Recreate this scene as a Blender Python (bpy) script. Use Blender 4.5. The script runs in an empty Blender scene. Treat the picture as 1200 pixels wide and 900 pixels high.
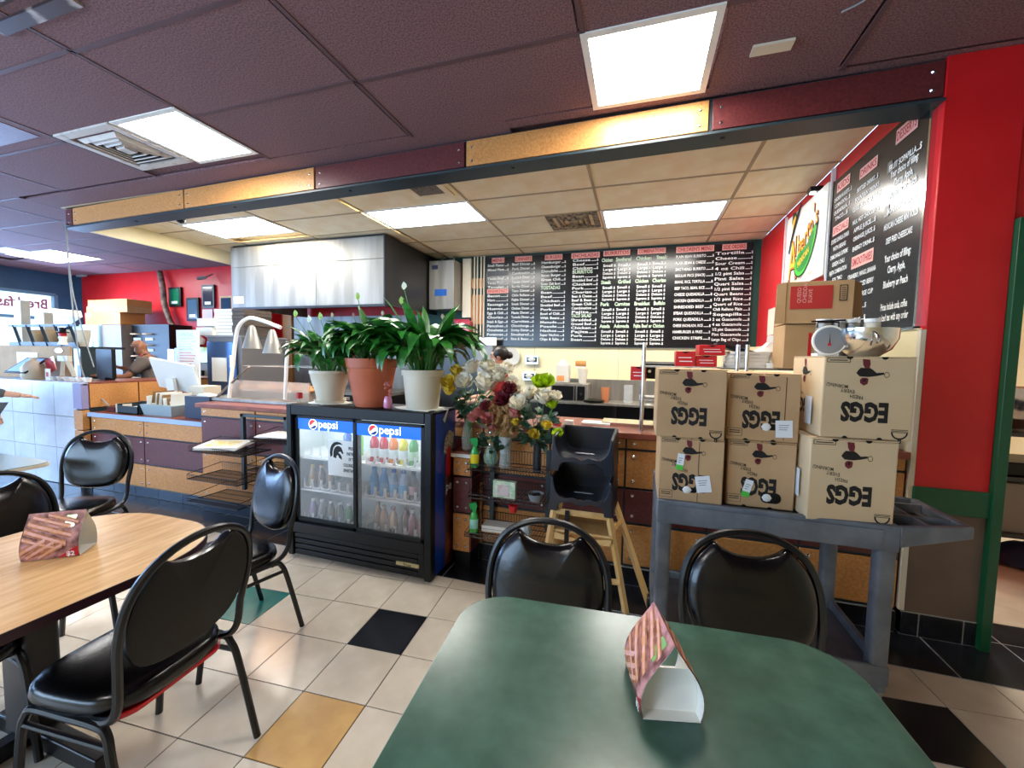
import bpy, math, random
from mathutils import Vector, Matrix
random.seed(7)
S = bpy.context.scene
COL = S.collection
# ---------------------------------------------------------------- camera
CR = Vector((0.95424920, 0.29847065, 0.01799284)); CU = Vector((-0.03624643, 0.05573445, 0.99778749))
CF = Vector((-0.29680746, 0.95279008, -0.06400305)); FPX = 474.977; EYE = Vector((0, 0, 1.4815))
cam = bpy.data.objects.new('camera', bpy.data.cameras.new('camera')); COL.objects.link(cam)
cam.data.sensor_width = 36; cam.data.lens = FPX / 1200 * 36; cam.data.clip_start = .02
cam.matrix_world = Matrix(((CR.x, CU.x, -CF.x, EYE.x), (CR.y, CU.y, -CF.y, EYE.y), (CR.z, CU.z, -CF.z, EYE.z), (0, 0, 0, 1)))
S.camera = cam
# ---------------------------------------------------------------- world and exposure
S.view_settings.view_transform = 'Standard'; S.view_settings.look = 'None'; S.view_settings.gamma = 1
S.view_settings.use_curve_mapping = False; S.view_settings.exposure = 1.18
w = bpy.data.worlds.new('world'); S.world = w; w.use_nodes = True
wb = w.node_tree.nodes['Background']; wb.inputs[0].default_value = (.42, .68, 1, 1); wb.inputs[1].default_value = 2.0
PANEL = 18.0      # emission of the ceiling light diffusers
# daylight falls in through the street windows behind the camera and at the far left
def area(name, loc, rot, sx, sy, power, col):
    l = bpy.data.lights.new(name, 'AREA'); l.shape = 'RECTANGLE'; l.size = sx; l.size_y = sy; l.energy = power; l.color = col
    o = bpy.data.objects.new(name, l); COL.objects.link(o); o.location = loc; o.rotation_euler = rot; return o
area('daylight_from_rear_windows', (-5.5, -3.15, 1.7), (math.radians(90), 0, 0), 6, 1.8, 110, (.55, .75, 1))
area('daylight_from_left_windows', (-10.7, 1.5, 1.6), (math.radians(90), 0, math.radians(-90)), 8, 1.6, 260, (.32, .55, 1))
# ---------------------------------------------------------------- helpers
def srgb(h):
    if isinstance(h, tuple): return h
    c = [int(h[i:i + 2], 16) / 255 for i in (0, 2, 4)]
    return tuple(x / 12.92 if x <= .04045 else ((x + .055) / 1.055) ** 2.4 for x in c) + (1,)
MATS = {}
def mat(name, col, rough=.5, metal=0, col2=None, scale=20, detail=4, bump=0, spec=None, alpha=None, trans=0, emit=0, kind='noise', lo=.4, hi=.6, coat=0, stretch=None, ior=None):
    if name in MATS: return MATS[name]
    m = bpy.data.materials.new(name); m.use_nodes = True; nt = m.node_tree; b = nt.nodes['Principled BSDF']
    b.inputs['Base Color'].default_value = srgb(col); b.inputs['Roughness'].default_value = rough; b.inputs['Metallic'].default_value = metal
    if coat: b.inputs['Coat Weight'].default_value = coat; b.inputs['Coat Roughness'].default_value = .08
    if trans: b.inputs['Transmission Weight'].default_value = trans
    if ior: b.inputs['IOR'].default_value = ior
    if alpha is not None: b.inputs['Alpha'].default_value = alpha
    if spec is not None: b.inputs['Specular IOR Level'].default_value = spec
    if emit: b.inputs['Emission Color'].default_value = srgb(col); b.inputs['Emission Strength'].default_value = emit
    if col2 or bump:
        tc = nt.nodes.new('ShaderNodeTexCoord'); mp = nt.nodes.new('ShaderNodeMapping')
        nt.links.new(tc.outputs['Object'], mp.inputs[0])
        if stretch: mp.inputs['Scale'].default_value = stretch
        if kind == 'wave':
            t = nt.nodes.new('ShaderNodeTexWave'); t.inputs['Scale'].default_value = scale; t.inputs['Distortion'].default_value = 6; t.inputs['Detail'].default_value = detail; t.inputs['Detail Scale'].default_value = 1.2
            fac = t.outputs['Fac']
        elif kind == 'voronoi':
            t = nt.nodes.new('ShaderNodeTexVoronoi'); t.inputs['Scale'].default_value = scale; fac = t.outputs['Distance']
        else:
            t = nt.nodes.new('ShaderNodeTexNoise'); t.inputs['Scale'].default_value = scale; t.inputs['Detail'].default_value = detail; fac = t.outputs['Fac']
        nt.links.new(mp.outputs[0], t.inputs['Vector'])
        if col2:
            r = nt.nodes.new('ShaderNodeValToRGB'); r.color_ramp.elements[0].position = lo; r.color_ramp.elements[1].position = hi
            r.color_ramp.elements[0].color = srgb(col); r.color_ramp.elements[1].color = srgb(col2)
            nt.links.new(fac, r.inputs[0]); nt.links.new(r.outputs[0], b.inputs['Base Color'])
        if bump:
            bn = nt.nodes.new('ShaderNodeBump'); bn.inputs['Strength'].default_value = bump; bn.inputs['Distance'].default_value = .004
            nt.links.new(fac, bn.inputs['Height']); nt.links.new(bn.outputs[0], b.inputs['Normal'])
    MATS[name] = m; return m
def at(px, py, z=None, x=None, y=None):           # a point of the photograph on a known plane of the room
    d = CF * FPX + CR * (px - 600) - CU * (py - 450)
    t = (z - EYE.z) / d.z if z is not None else (x / d.x if x is not None else y / d.y)
    return EYE + d * t
def smooth_path(pts, n=6, closed=False):
    P = [Vector(p) for p in pts]; out = []; N = len(P); rng = range(N if closed else N - 1)
    for i in rng:
        a = P[(i - 1) % N] if (closed or i > 0) else P[0]; b = P[i]; c = P[(i + 1) % N]; d = P[(i + 2) % N] if (closed or i + 2 < N) else P[-1]
        for k in range(n):
            t = k / n
            out.append(.5 * ((2 * b) + (c - a) * t + (2 * a - 5 * b + 4 * c - d) * t * t + (3 * b - a - 3 * c + d) * t ** 3))
    if not closed: out.append(P[-1])
    return out
GLYPH = {}
def glyph_mesh(ch, bold):
    k = (ch, bold)
    if k not in GLYPH:
        cu = bpy.data.curves.new('t', 'FONT'); cu.body = ch; cu.size = 1; cu.offset = bold; cu.resolution_u = 2; cu.fill_mode = 'BOTH'
        o = bpy.data.objects.new('t', cu); me = o.to_mesh()
        vs = [(v.co.x, v.co.y) for v in me.vertices]; fs = [tuple(p.vertices) for p in me.polygons]
        o.to_mesh_clear()
        cu2 = cu.copy(); cu2.body = ch + 'I'; cu2.offset = 0; o2 = bpy.data.objects.new('t', cu2); m2 = o2.to_mesh()
        cu3 = cu2.copy(); cu3.body = 'I'; o3 = bpy.data.objects.new('t', cu3); m3 = o3.to_mesh()
        adv = max(v.co.x for v in m2.vertices) - max(v.co.x for v in m3.vertices)
        o2.to_mesh_clear(); o3.to_mesh_clear()
        for q in (o, o2, o3): bpy.data.objects.remove(q)
        for q in (cu, cu2, cu3): bpy.data.curves.remove(q)
        GLYPH[k] = (vs, fs, adv)
    return GLYPH[k]
class MB:
    def __init__(s): s.v = []; s.f = []; s.m = []
    def add(s, vs, fs, mi=0, M=None):
        b = len(s.v)
        s.v += [tuple(M @ Vector(v)) if M else tuple(v) for v in vs]; s.f += [tuple(b + i for i in f) for f in fs]; s.m += [mi] * len(fs); return s
    def box(s, x0, x1, y0, y1, z0, z1, mi=0, M=None):
        return s.add([(x, y, z) for x in (x0, x1) for y in (y0, y1) for z in (z0, z1)],
                     [(0, 1, 3, 2), (4, 6, 7, 5), (0, 4, 5, 1), (2, 3, 7, 6), (0, 2, 6, 4), (1, 5, 7, 3)], mi, M)
    def cbox(s, c, d, mi=0, M=None):
        return s.box(c[0] - d[0] / 2, c[0] + d[0] / 2, c[1] - d[1] / 2, c[1] + d[1] / 2, c[2] - d[2] / 2, c[2] + d[2] / 2, mi, M)
    def hexa(s, p, mi=0):                         # eight corners: bottom four (ccw), top four
        return s.add(p, [(3, 2, 1, 0), (4, 5, 6, 7), (0, 1, 5, 4), (1, 2, 6, 5), (2, 3, 7, 6), (3, 0, 4, 7)], mi)
    def tube(s, pts, r, n=8, mi=0, closed=False, flat=1.0, caps=True):
        P = [Vector(p) for p in pts]; N = len(P); vs = []; up = None
        for i, p in enumerate(P):
            if closed: t = P[(i + 1) % N] - P[i - 1]
            else: t = P[min(i + 1, N - 1)] - P[max(i - 1, 0)]
            t.normalize()
            if up is None:
                up = Vector((0, 0, 1)) if abs(t.z) < .9 else Vector((1, 0, 0))
            a = t.cross(up)
            if a.length < 1e-5: a = t.orthogonal()
            a.normalize(); b = a.cross(t); up = b
            rr = r[i] if isinstance(r, (list, tuple)) else r
            for k in range(n):
                A = 2 * math.pi * k / n; vs.append(p + a * math.cos(A) * rr + b * math.sin(A) * rr * flat)
        fs = []
        for i in range(N if closed else N - 1):
            for k in range(n):
                j = (i + 1) % N; fs.append((i * n + k, i * n + (k + 1) % n, j * n + (k + 1) % n, j * n + k))
        if not closed and caps: fs += [tuple(range(n - 1, -1, -1)), tuple((N - 1) * n + k for k in range(n))]
        return s.add(vs, fs, mi)
    def cyl(s, p0, p1, r, r1=None, n=12, mi=0):
        return s.tube([p0, p1], [r, r if r1 is None else r1], n, mi)
    def lathe(s, prof, n=20, o=(0, 0, 0), mi=0, M=None, sx=1, sy=1):
        vs = []; fs = []
        for r, z in prof:
            for k in range(n):
                A = 2 * math.pi * k / n; vs.append((o[0] + r * math.cos(A) * sx, o[1] + r * math.sin(A) * sy, o[2] + z))
        for i in range(len(prof) - 1):
            for k in range(n): fs.append((i * n + k, i * n + (k + 1) % n, (i + 1) * n + (k + 1) % n, (i + 1) * n + k))
        if prof[0][0] > 1e-4: fs.append(tuple(range(n - 1, -1, -1)))
        if prof[-1][0] > 1e-4 : fs.append(tuple((len(prof) - 1) * n + k for k in range(n)))
        return s.add(vs, fs, mi, M)
    def prism(s, pts, d, org=(0, 0, 0), R=(1, 0, 0), U=(0, 1, 0), mi=0):   # 2D outline in plane (R,U), thickness d along R x U
        R = Vector(R); U = Vector(U); N = R.cross(U); o = Vector(org); n = len(pts)
        vs = [o + R * x + U * y for x, y in pts] + [o + R * x + U * y + N * d for x, y in pts]
        return s.add(vs, [tuple(range(n - 1, -1, -1)), tuple(range(n, 2 * n))] + [(i, (i + 1) % n, n + (i + 1) % n, n + i) for i in range(n)], mi)
    def text(s, body, org, R, U, size, xs=1, bold=.0, align='L', mi=0, fit=None):
        R = Vector(R); U = Vector(U); o = Vector(org); x = 0; acc = []
        for ch in body:
            if ch == ' ': x += .32; continue
            vs, fs, adv = glyph_mesh(ch, bold); acc.append((x, vs, fs)); x += adv
        if fit: xs = fit / (max(x, .01) * size)
        sh = {'L': 0, 'C': -x / 2, 'R': -x}[align]
        for x0, vs, fs in acc: s.add([o + R * ((x0 + vx + sh) * size * xs) + U * (vy * size) for vx, vy in vs], fs, mi)
        return s
    def build(s, name, mats, parent=None, smooth=35, bevel=0, loc=None, label=None, kind=None):
        me = bpy.data.meshes.new(name); me.from_pydata([tuple(v) for v in s.v], [], s.f)
        if not isinstance(mats, (list, tuple)): mats = [mats]
        for m in mats: me.materials.append(m)
        me.polygons.foreach_set('material_index', s.m)
        if smooth:
            me.polygons.foreach_set('use_smooth', [True] * len(me.polygons)); me.set_sharp_from_angle(angle=math.radians(smooth))
        me.update()
        o = bpy.data.objects.new(name, me); COL.objects.link(o)
        if parent: o.parent = parent
        if loc: o.location = loc
        if bevel:
            b = o.modifiers.new('bevel', 'BEVEL'); b.width = bevel; b.segments = 2; b.limit_method = 'ANGLE'; b.angle_limit = math.radians(40)
        if label: o['label'] = label
        if kind: o['kind'] = kind
        return o
def tag(o, label, cat=None, group=None, kind=None):
    o['label'] = label
    if cat: o['category'] = cat
    if group: o['group'] = group
    if kind: o['kind'] = kind
    return o
def thing(name, label, cat, loc=(0, 0, 0), rz=0, group=None):
    o = bpy.data.objects.new(name, None); COL.objects.link(o); o.location = loc; o.rotation_euler = (0, 0, rz); o.empty_display_size = .05
    return tag(o, label, cat, group)
def struct(name, label, loc=(0, 0, 0), rz=0):
    o = bpy.data.objects.new(name, None); COL.objects.link(o); o.location = loc; o.rotation_euler = (0, 0, rz); o.empty_display_size = .05
    o['kind'] = 'structure'; o['label'] = label; return o
def dup(root, loc, rz=0, label=None, group=None):
    r = root.copy(); COL.objects.link(r); r.location = loc; r.rotation_euler = (0, 0, rz)
    if label: r['label'] = label
    if group: r['group'] = group
    for ch in root.children:
        c = ch.copy(); COL.objects.link(c); c.parent = r
        for g in ch.children:
            d = g.copy(); COL.objects.link(d); d.parent = c
    return r
def inst(me_obj, name, parent, M, mat_=None):      # another object on the same mesh
    o = bpy.data.objects.new(name, me_obj.data); COL.objects.link(o); o.parent = parent; o.matrix_local = M; return o
def rrect(x0, x1, y0, y1, r, n=6):
    out = []
    for cx, cy, a in ((x1 - r, y0 + r, -90), (x1 - r, y1 - r, 0), (x0 + r, y1 - r, 90), (x0 + r, y0 + r, 180)):
        for k in range(n + 1): A = math.radians(a + 90 * k / n); out.append((cx + r * math.cos(A), cy + r * math.sin(A)))
    return out
rad = math.radians
X, Y, Z = Vector((1, 0, 0)), Vector((0, 1, 0)), Vector((0, 0, 1))
# ---------------------------------------------------------------- materials
m_cream = mat('cream_floor_tile', 'cdbfaa', .25, col2='e0d4c2', scale=5, lo=.35, hi=.7)
m_teal = mat('teal_floor_tile', '1d6a63', .25, col2='237870', scale=6)
m_blackt = mat('black_floor_tile', '15161b', .22, col2='1f2027', scale=9)
m_ochre = mat('ochre_floor_tile', 'c79a5e', .25, col2='d2a768', scale=7)
m_grout = mat('dark_grout', '2a1d1a', .8)
m_lgrout = mat('light_grout', '9a9a98', .8)
m_maroonceil = mat('maroon_ceiling_tile', '5c4045', .85, col2='846367', scale=120, detail=4, bump=.3, lo=.35, hi=.6)
m_creamceil = mat('cream_ceiling_tile', 'f4e0b6', .8, col2='faeccb', scale=4)
m_tbar_d = mat('maroon_grid_bar', '5a4147', .6)
m_tbar_c = mat('cream_grid_bar', 'b59d78', .6)
m_red = mat('red_wall_paint', 'c3171c', .38, col2='cb1c20', scale=3, bump=.05)
m_blue = mat('dark_blue_wall_paint', '123a52', .6, col2='16425a', scale=3)
m_dgreen = mat('dark_green_wall_paint', '0d4034', .6)
m_green = mat('green_trim_paint', '0c4f30', .35)
m_butter = mat('butter_wall_panel', 'e9dcae', .45, col2='eee2b8', scale=2)
m_brownpan = mat('brown_wainscot', '665347', .6, col2='705c4e', scale=4)
m_osb = mat('tan_fibre_panel', 'b5763c', .42, col2='cf9455', scale=70, detail=8, bump=.15, lo=.3, hi=.7)
m_osb2 = mat('maroon_fibre_panel', '4d1c1d', .42, col2='67292a', scale=60, detail=8, bump=.15, lo=.3, hi=.7)
m_slate = mat('dark_slate_trim', '26343a', .45)
m_black = mat('black_plastic', '08090b', .4, spec=.3)
m_blackv = mat('black_vinyl', '050507', .24, bump=.12, scale=60, detail=5, spec=.5)
m_blackm = mat('black_powder_coat', '0a0a0c', .35)
m_chairback = mat('charcoal_back_shell', '1c1a18', .6, spec=.3)
m_steel = mat('stainless_steel', '8a8780', .5, .8, col2='a3a09a', scale=6, stretch=(1, 1, .1))
m_steeld = mat('dark_stainless', '4a4a4c', .35, .9)
m_chrome = mat('chrome', 'd8dadd', .12, 1)
m_white = mat('white_plastic', 'e8e8e4', .4)
m_paper = mat('white_paper', 'eceae2', .7)
m_greyp = mat('grey_plastic', '8b8f92', .45)
m_cartg = mat('grey_structural_foam', '5a6068', .5, col2='7b8086', scale=9, detail=7, bump=.1, lo=.35, hi=.75)
m_card = mat('cardboard', 'b08a5c', .75, col2='b99467', scale=5)
m_cardd = mat('cardboard_flap_edge', '8a6840', .8)
m_print = mat('black_print', '14110f', .7)
m_glass = mat('clear_glass', 'ffffff', .02, alpha=.12, spec=.8)
m_glassv = mat('vase_glass', 'dfe8ea', .04, alpha=.32, spec=1)
m_diff = mat('light_diffuser', (1, .97, .9, 1), .5, emit=PANEL)
m_terra = mat('terracotta_plastic', 'b25a36', .5, col2='bb6240', scale=4)
m_pot = mat('cream_pot_plastic', 'd6cdb8', .5)
m_leaf = mat('lily_leaf', '1c5a22', .35, col2='37862f', scale=9)
m_leafd = mat('dark_leaf', '1d3a2a', .45, col2='2c4f3a', scale=12)
m_soil = mat('potting_soil', '2c2019', .95)
m_stem = mat('green_stem', '3f7a2e', .5)
m_petalw = mat('ivory_petal', 'e9e2cf', .55)
m_petaly = mat('yellow_petal', 'dfc23f', .5)
m_petall = mat('lime_petal', 'b3cf1d', .5)
m_petalp = mat('dusty_pink_petal', 'bd6e68', .6)
m_petalr = mat('wine_petal', '6f1c28', .6)
m_dry = mat('dried_tan_twig', 'b08a5a', .8)
m_wood = mat('oak_laminate', 'cf9f66', .3, col2='e3bd8a', scale=3.5, detail=8, stretch=(14, 1.6, 1), lo=.35, hi=.65)
m_pine = mat('pale_beech_wood', 'd3a563', .45, col2='deb678', scale=12, stretch=(1, 1, .2))
m_edge = mat('plum_table_edge', '2f1720', .35)
m_gtop = mat('green_laminate', '315548', .25, col2='40685a', scale=14, detail=8, lo=.35, hi=.7)
m_gedge = mat('grey_table_edge', 'a9b3a8', .3)
m_skin = mat('skin', 'b57d60', .55); m_skin2 = mat('light_skin', 'c99a80', .55)
m_hair = mat('dark_hair', '1c1412', .45)
m_redp = mat('red_plastic', 'c01a20', .4)
m_blueS = mat('cooler_blue', '0b3c9e', .3, col2='0a2a70', scale=1.2)
m_pb = mat('sign_blue', '0e56c4', .3, emit=.6)
m_signw = mat('sign_white', 'ffffff', .4, emit=.9)
m_signr = mat('sign_red', 'd8202c', .4, emit=.6)
m_signd = mat('sign_navy', '10307a', .4, emit=.3)
m_cin = mat('cooler_interior', 'd5dcda', .4)
m_pink = mat('pink_heading_plate', 'e8a79a', .6); m_redt = mat('red_heading_text', 'b3202a', .6)
m_boardk = mat('black_menu_board', '17161a', .22); m_boardw = mat('menu_white', 'e9e9e2', .6, emit=0)
m_boardg = mat('menu_pale_green', 'bfd3b4', .6); m_boardp = mat('price_cover_patch', '3c3d40', .4)
ZC = 3.04                                            # ceiling height
# ================================================================ STRUCTURE
# floor: cream tiles laid a little askew to the counter, with odd coloured ones
fl = struct('floor', 'cream tiled dining room floor with scattered teal, black and ochre tiles')
MB().box(-11.6, 5, -3.3, 7.5, -.06, -.004).build('grout_bed', m_grout, fl)
TS = .305; GA = .07467; GX = -1.25028; GY = 1.75785
t0 = {}
for k, m in dict(c=m_cream, t=m_teal, k=m_blackt, o=m_ochre).items():
    me = MB().box(0, TS - .005, 0, TS - .005, -.01, 0).build('floor_tile', m, None); t0[k] = me.data; bpy.data.objects.remove(me)
special = {(-3, 0): 't', (0, 0): 'k', (0, -2): 'o', (8, 0): 'k', (-6, -2): 'o', (-8, 1): 'k', (4, -3): 't'}
ca, sa = math.cos(GA), math.sin(GA)
n_tiles = 0
for i in range(-14, 13):
    for j in range(-6, 3):
        cx, cy = GX + (i + .5) * TS, GY + (j + .5) * TS; wx, wy = ca * cx - sa * cy, sa * cx + ca * cy
        if wy > 2.48 or wy < -.1 or wx > 2.6 or wx < -5.2: continue
        if n_tiles > 296: continue
        o = bpy.data.objects.new('floor_tile', t0[special.get((i, j), 'c')]); COL.objects.link(o); o.parent = fl
        gx, gy = GX + i * TS, GY + j * TS; o.location = (ca * gx - sa * gy, sa * gx + ca * gy, random.uniform(-.0006, 0)); o.rotation_euler = (0, 0, GA); n_tiles += 1
mb = MB()                                            # the rest of the cream floor, far behind and left, joined
for i in range(-40, 20):
    for j in range(-18, 3):
        cx, cy = GX + (i + .5) * TS, GY + (j + .5) * TS; wx, wy = ca * cx - sa * cy, sa * cx + ca * cy
        if not (wy > 2.48 or wy < -.1 or wx > 2.6 or wx < -5.2) or wy > 2.48 or wx < -10.8 or wx > 4.9 or wy < -3.2: continue
        gx, gy = GX + i * TS, GY + j * TS; mb.box(0, TS - .005, 0, TS - .005, -.01, 0, 0, Matrix.Translation((ca * gx - sa * gy, sa * gx + ca * gy, 0)) @ Matrix.Rotation(GA, 4, 'Z'))
mb.build('distant_tiles', m_cream, fl, kind='stuff')
fd = struct('floor', 'band of black floor tiles with pale joints along the counter foot')
MB().box(-11.6, 5, 2.392, 6.2, -.008, .0015).build('grout_bed', m_lgrout, fd)
me = MB().box(0, .382, 0, .372, -.004, .004).build('black_tile', m_blackt, None); dk = me.data; bpy.data.objects.remove(me)
for r in range(2):
    for i in range(-16, 10):
        o = bpy.data.objects.new('black_tile', dk); COL.objects.link(o); o.parent = fd; o.location = (.0 + i * .39 + (.0 if r == 0 else .0) + .35, 2.395 + r * .38, -.001)
mb = MB()
for r in range(2, 10):
    for i in range(-28, 12): mb.box(.35 + i * .39, .35 + i * .39 + .382, 2.395 + r * .38, 2.395 + r * .38 + .372, -.004, .003)
for r in range(2):
    for i in range(-28, -16): mb.box(.35 + i * .39, .35 + i * .39 + .382, 2.395 + r * .38, 2.395 + r * .38 + .372, -.004, .003)
mb.build('kitchen_floor_tiles', m_blackt, fd, kind='stuff')
# main ceiling (maroon) : tiles 1.25 x .59
cl = struct('ceiling', 'dark maroon dropped ceiling over the dining room')
AC = .012
MB().box(-11.6, 5, -3.3, 2.86, ZC + .03, ZC + .08).box(-11.6, -6.12, 2.86, 6.1, ZC + .03, ZC + .08).build('ceiling_slab', m_maroonceil, cl)
lights_main = [(-.31, .29, 2.06, 2.64), (-3.49, -2.9, 1.93, 2.5)]
me = MB().box(0, 1.262, 0, .582, 0, .012).build('ceiling_tile', m_maroonceil, None); ct = me.data; bpy.data.objects.remove(me)
me = MB().box(0, .62, 0, .582, 0, .012).build('ceiling_tile', m_maroonceil, None); ch = me.data; bpy.data.objects.remove(me)
mW = mat('white_ceiling_tile', 'd9d5d2', .8)
me = MB().box(0, .632, 0, .582, 0, .012).build('ceiling_tile', mW, None); cw = me.data; bpy.data.objects.remove(me)
xs0 = -.315; DX = 1.285; DY = .592
tb = MB()
for i in range(-9, 3):
    for j in range(-8, 6):
        x = xs0 + i * DX; y = 2.06 + j * DY + AC * (x)
        if y + DY > 3.0 and x > -6.2: continue
        cutx = (-6.15 - x) / DX if (y + DY > 3.0 and x + DX > -6.15) else 1
        if x < -10.7 and False: continue
        def put(me_, xx, yy):
            o = bpy.data.objects.new('ceiling_tile', me_); COL.objects.link(o); o.parent = cl; o.location = (xx, yy, ZC); o.scale.x = cutx
        if (i, j) == (0, 0): put(ch, x + .64, y)
        elif (i, j) == (-3, 0): put(cw, x, y) if False else put(ch, x + .63, y) if False else None
        elif (i, j) == (-8, 3): put(cw, x + DX - .64, y)
        else: put(ct, x, y)
        tb.box(x - .012, x + .012 - .0, y, y + DY, ZC - .004, ZC + .01); tb.box(x, x + DX * cutx, y - .012, y + .012, ZC - .004, ZC + .01)
tb.build('ceiling_grid', m_tbar_d, cl, kind='stuff')
MB().box(-.9, 5, 2.64, 2.72, ZC, ZC + .02).box(-6.2, -.9, 2.62, 2.95, ZC + .001, ZC + .02).build('border_tile', m_maroonceil, cl)
# kitchen ceiling (cream)
ck = struct('ceiling', 'cream dropped ceiling over the kitchen')
MB().box(-6.12, 1.43, 2.88, 6.0, ZC + .05, ZC + .09).build('ceiling_slab', m_creamceil, ck)
me = MB().box(0, 1.215, 0, .582, 0, .012).build('ceiling_tile', m_creamceil, None); kc = me.data; bpy.data.objects.remove(me)
me = MB().box(0, .6, 0, .582, 0, .012).build('ceiling_tile', m_creamceil, None); kh = me.data; bpy.data.objects.remove(me)
tb = MB()
kl = [(-2.91, -1.7, 3.83, 4.4), (-.43, .77, 4.44, 5.0), (-5.42, -4.23, 3.62, 4.2)]
kx = [-5.44, -4.2, -2.92, -1.69, -.45, .79]
ky = [2.88, 3.24, 3.83, 4.42, 5.01, 5.6]
for i, x in enumerate([-6.12] + kx):
    for j, y in enumerate(ky):
        x1 = ([-6.12] + kx + [1.43])[i + 1]
        dy_ = .35 if j == 0 else .582
        tb.box(x - .012, x + .012, y, y + dy_ + .008, ZC - .004, ZC + .01); tb.box(x, x1, y - .012, y + .012, ZC - .004, ZC + .01)
        if (x, y) in ((-2.92, 3.83), (-.45, 4.42)) or (i == 1 and j == 2): continue
        o = bpy.data.objects.new('ceiling_tile', kc); COL.objects.link(o); o.parent = ck; o.location = (x + .01, y + .005, ZC + .001)
        o.scale.y = dy_ / .582
        if x1 - x < 1.2: o.scale.x = (x1 - x - .01) / 1.215
tb.build('ceiling_grid', m_tbar_c, ck, kind='stuff')
# ceiling light panels
def clight(x0, x1, y0, y1, label, group=None, z=ZC):
    t = thing('ceiling_light', label, 'ceiling light', ((x0 + x1) / 2, (y0 + y1) / 2, z)); a, b = (x1 - x0) / 2, (y1 - y0) / 2
    mb = MB()
    for s in (-1, 1): mb.box(s * a - .018, s * a + .018, -b - .018, b + .018, -.008, .02); mb.box(-a + .018, a - .018, s * b - .018, s * b + .018, -.008, .02)
    mb.build('frame', m_white, t); MB().box(-a + .01, a - .01, -b + .01, b - .01, -.004, .015).build('diffuser', m_diff, t)
clight(*lights_main[0], 'square glowing ceiling light at top centre in the maroon ceiling')
clight(*lights_main[1], 'square glowing ceiling light beside the maroon ceiling vent')
clight(-10.0, -8.8, 4.0, 4.62, 'far left glowing ceiling light near the blue window wall')
clight(*kl[0], 'long glowing kitchen ceiling light between hood and beam')
clight(*kl[1], 'long glowing kitchen ceiling light above the black wall menu')
clight(*kl[2], 'long glowing kitchen ceiling light over the left end of hood')
clight(-2.2, -1.6, -1.6, -1.0, 'ceiling light behind the camera over the dining room')
# vents
m_ventw = mat('off_white_vent_metal', 'c9c2bb', .5, col2='8f8781', scale=12, lo=.55, hi=.75)
def vent(cx, cy, a, b, label, mv, n=4):
    t = thing('ceiling_vent', label, 'vent', (cx, cy, ZC)); mb = MB()
    for s in (-1, 1): mb.box(s * (a - .03) - .03, s * (a - .03) + .03, -b, b, -.014, .01); mb.box(-a + .06, a - .06, s * (b - .03) - .03, s * (b - .03) + .03, -.014, .01)
    mb.build('frame', mv, t); MB().box(-a + .02, a - .02, -b + .02, b - .02, .005, .012).build('duct_shadow', m_black, t)
    for k in range(1, n):
        f = 1 - k / n; w_ = a * .86 * f; h_ = b * .86 * f; mb = MB()
        vs = []; 
        for (g, zz) in ((1, -.004), (.84, -.024), (.8, -.02), (.94, .002)): vs += [(-w_ * g, -h_ * g, zz), (w_ * g, -h_ * g, zz), (w_ * g, h_ * g, zz), (-w_ * g, h_ * g, zz)]
        mb.add(vs, [(q * 4 + i, q * 4 + (i + 1) % 4, (q * 4 + 4) % 16 + (i + 1) % 4, (q * 4 + 4) % 16 + i) for q in range(4) for i in range(4)] + ([(4, 5, 6, 7)] if k == n - 1 else [])).build('louver', mv, t)
vent(-3.82, 2.19, .3, .28, 'square louvred ceiling vent with peeling white paint beside the light', m_ventw, 5)
vent(-.76, 4.68, .28, .25, 'square kitchen ceiling vent between the two long lights', mat('greasy_vent', 'b09a76', .5, col2='3b3027', scale=30), 4)
vent(-2.75, .98, .3, .28, 'stained ceiling vent cut by the top left corner', mat('stained_vent', '4a3f42', .35, .2, col2='b9b0ad', scale=6, lo=.5, hi=.6), 4)
vent(-9.3, 3.2, .3, .25, 'dark louvred ceiling vent near the far left light', mat('bluish_vent', '39435a', .5), 5)
t = thing('exhaust_grille', 'small grey mesh exhaust grille in the cream ceiling by the beam', 'vent', (-1.95, 3.47, ZC))
mb = MB()
for s in (-1, 1): mb.box(s * .17 - .03, s * .17 + .03, -.18, .18, -.012, .008); mb.box(-.14, .14, s * .15 - .03, s * .15 + .03, -.012, .008)
mb.build('frame', m_creamceil, t); MB().box(-.14, .14, -.13, .13, -.004, .004).build('mesh', mat('grille_grey', '8d8379', .7, col2='5d5650', scale=90), t)
# hatch left of the dining ceiling: a reddish stained panel
tag(MB().box(-4.85, -4.25, 1.45, 1.9, ZC - .003, ZC + .005).build('stained_patch', m_osb2), 'reddish brown square panel in ceiling by the left edge', 'ceiling panel')
tag(MB().box(-.09, .09, -.035, .035, -.012, 0).build('ceiling_tag', m_pot, loc=(.57, 2.38, ZC - .002)), 'small cream rectangular tag stuck on maroon ceiling', 'tag')
mb = MB().tube(smooth_path([(.93, 2.12, ZC - .003), (.86, 2.2, ZC - .004), (.8, 2.24, ZC - .003)]), .004, 5)
tag(mb.build('tape_strip', m_greyp), 'short pale strip of cord hanging on the maroon ceiling at upper right', 'cord')
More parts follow.
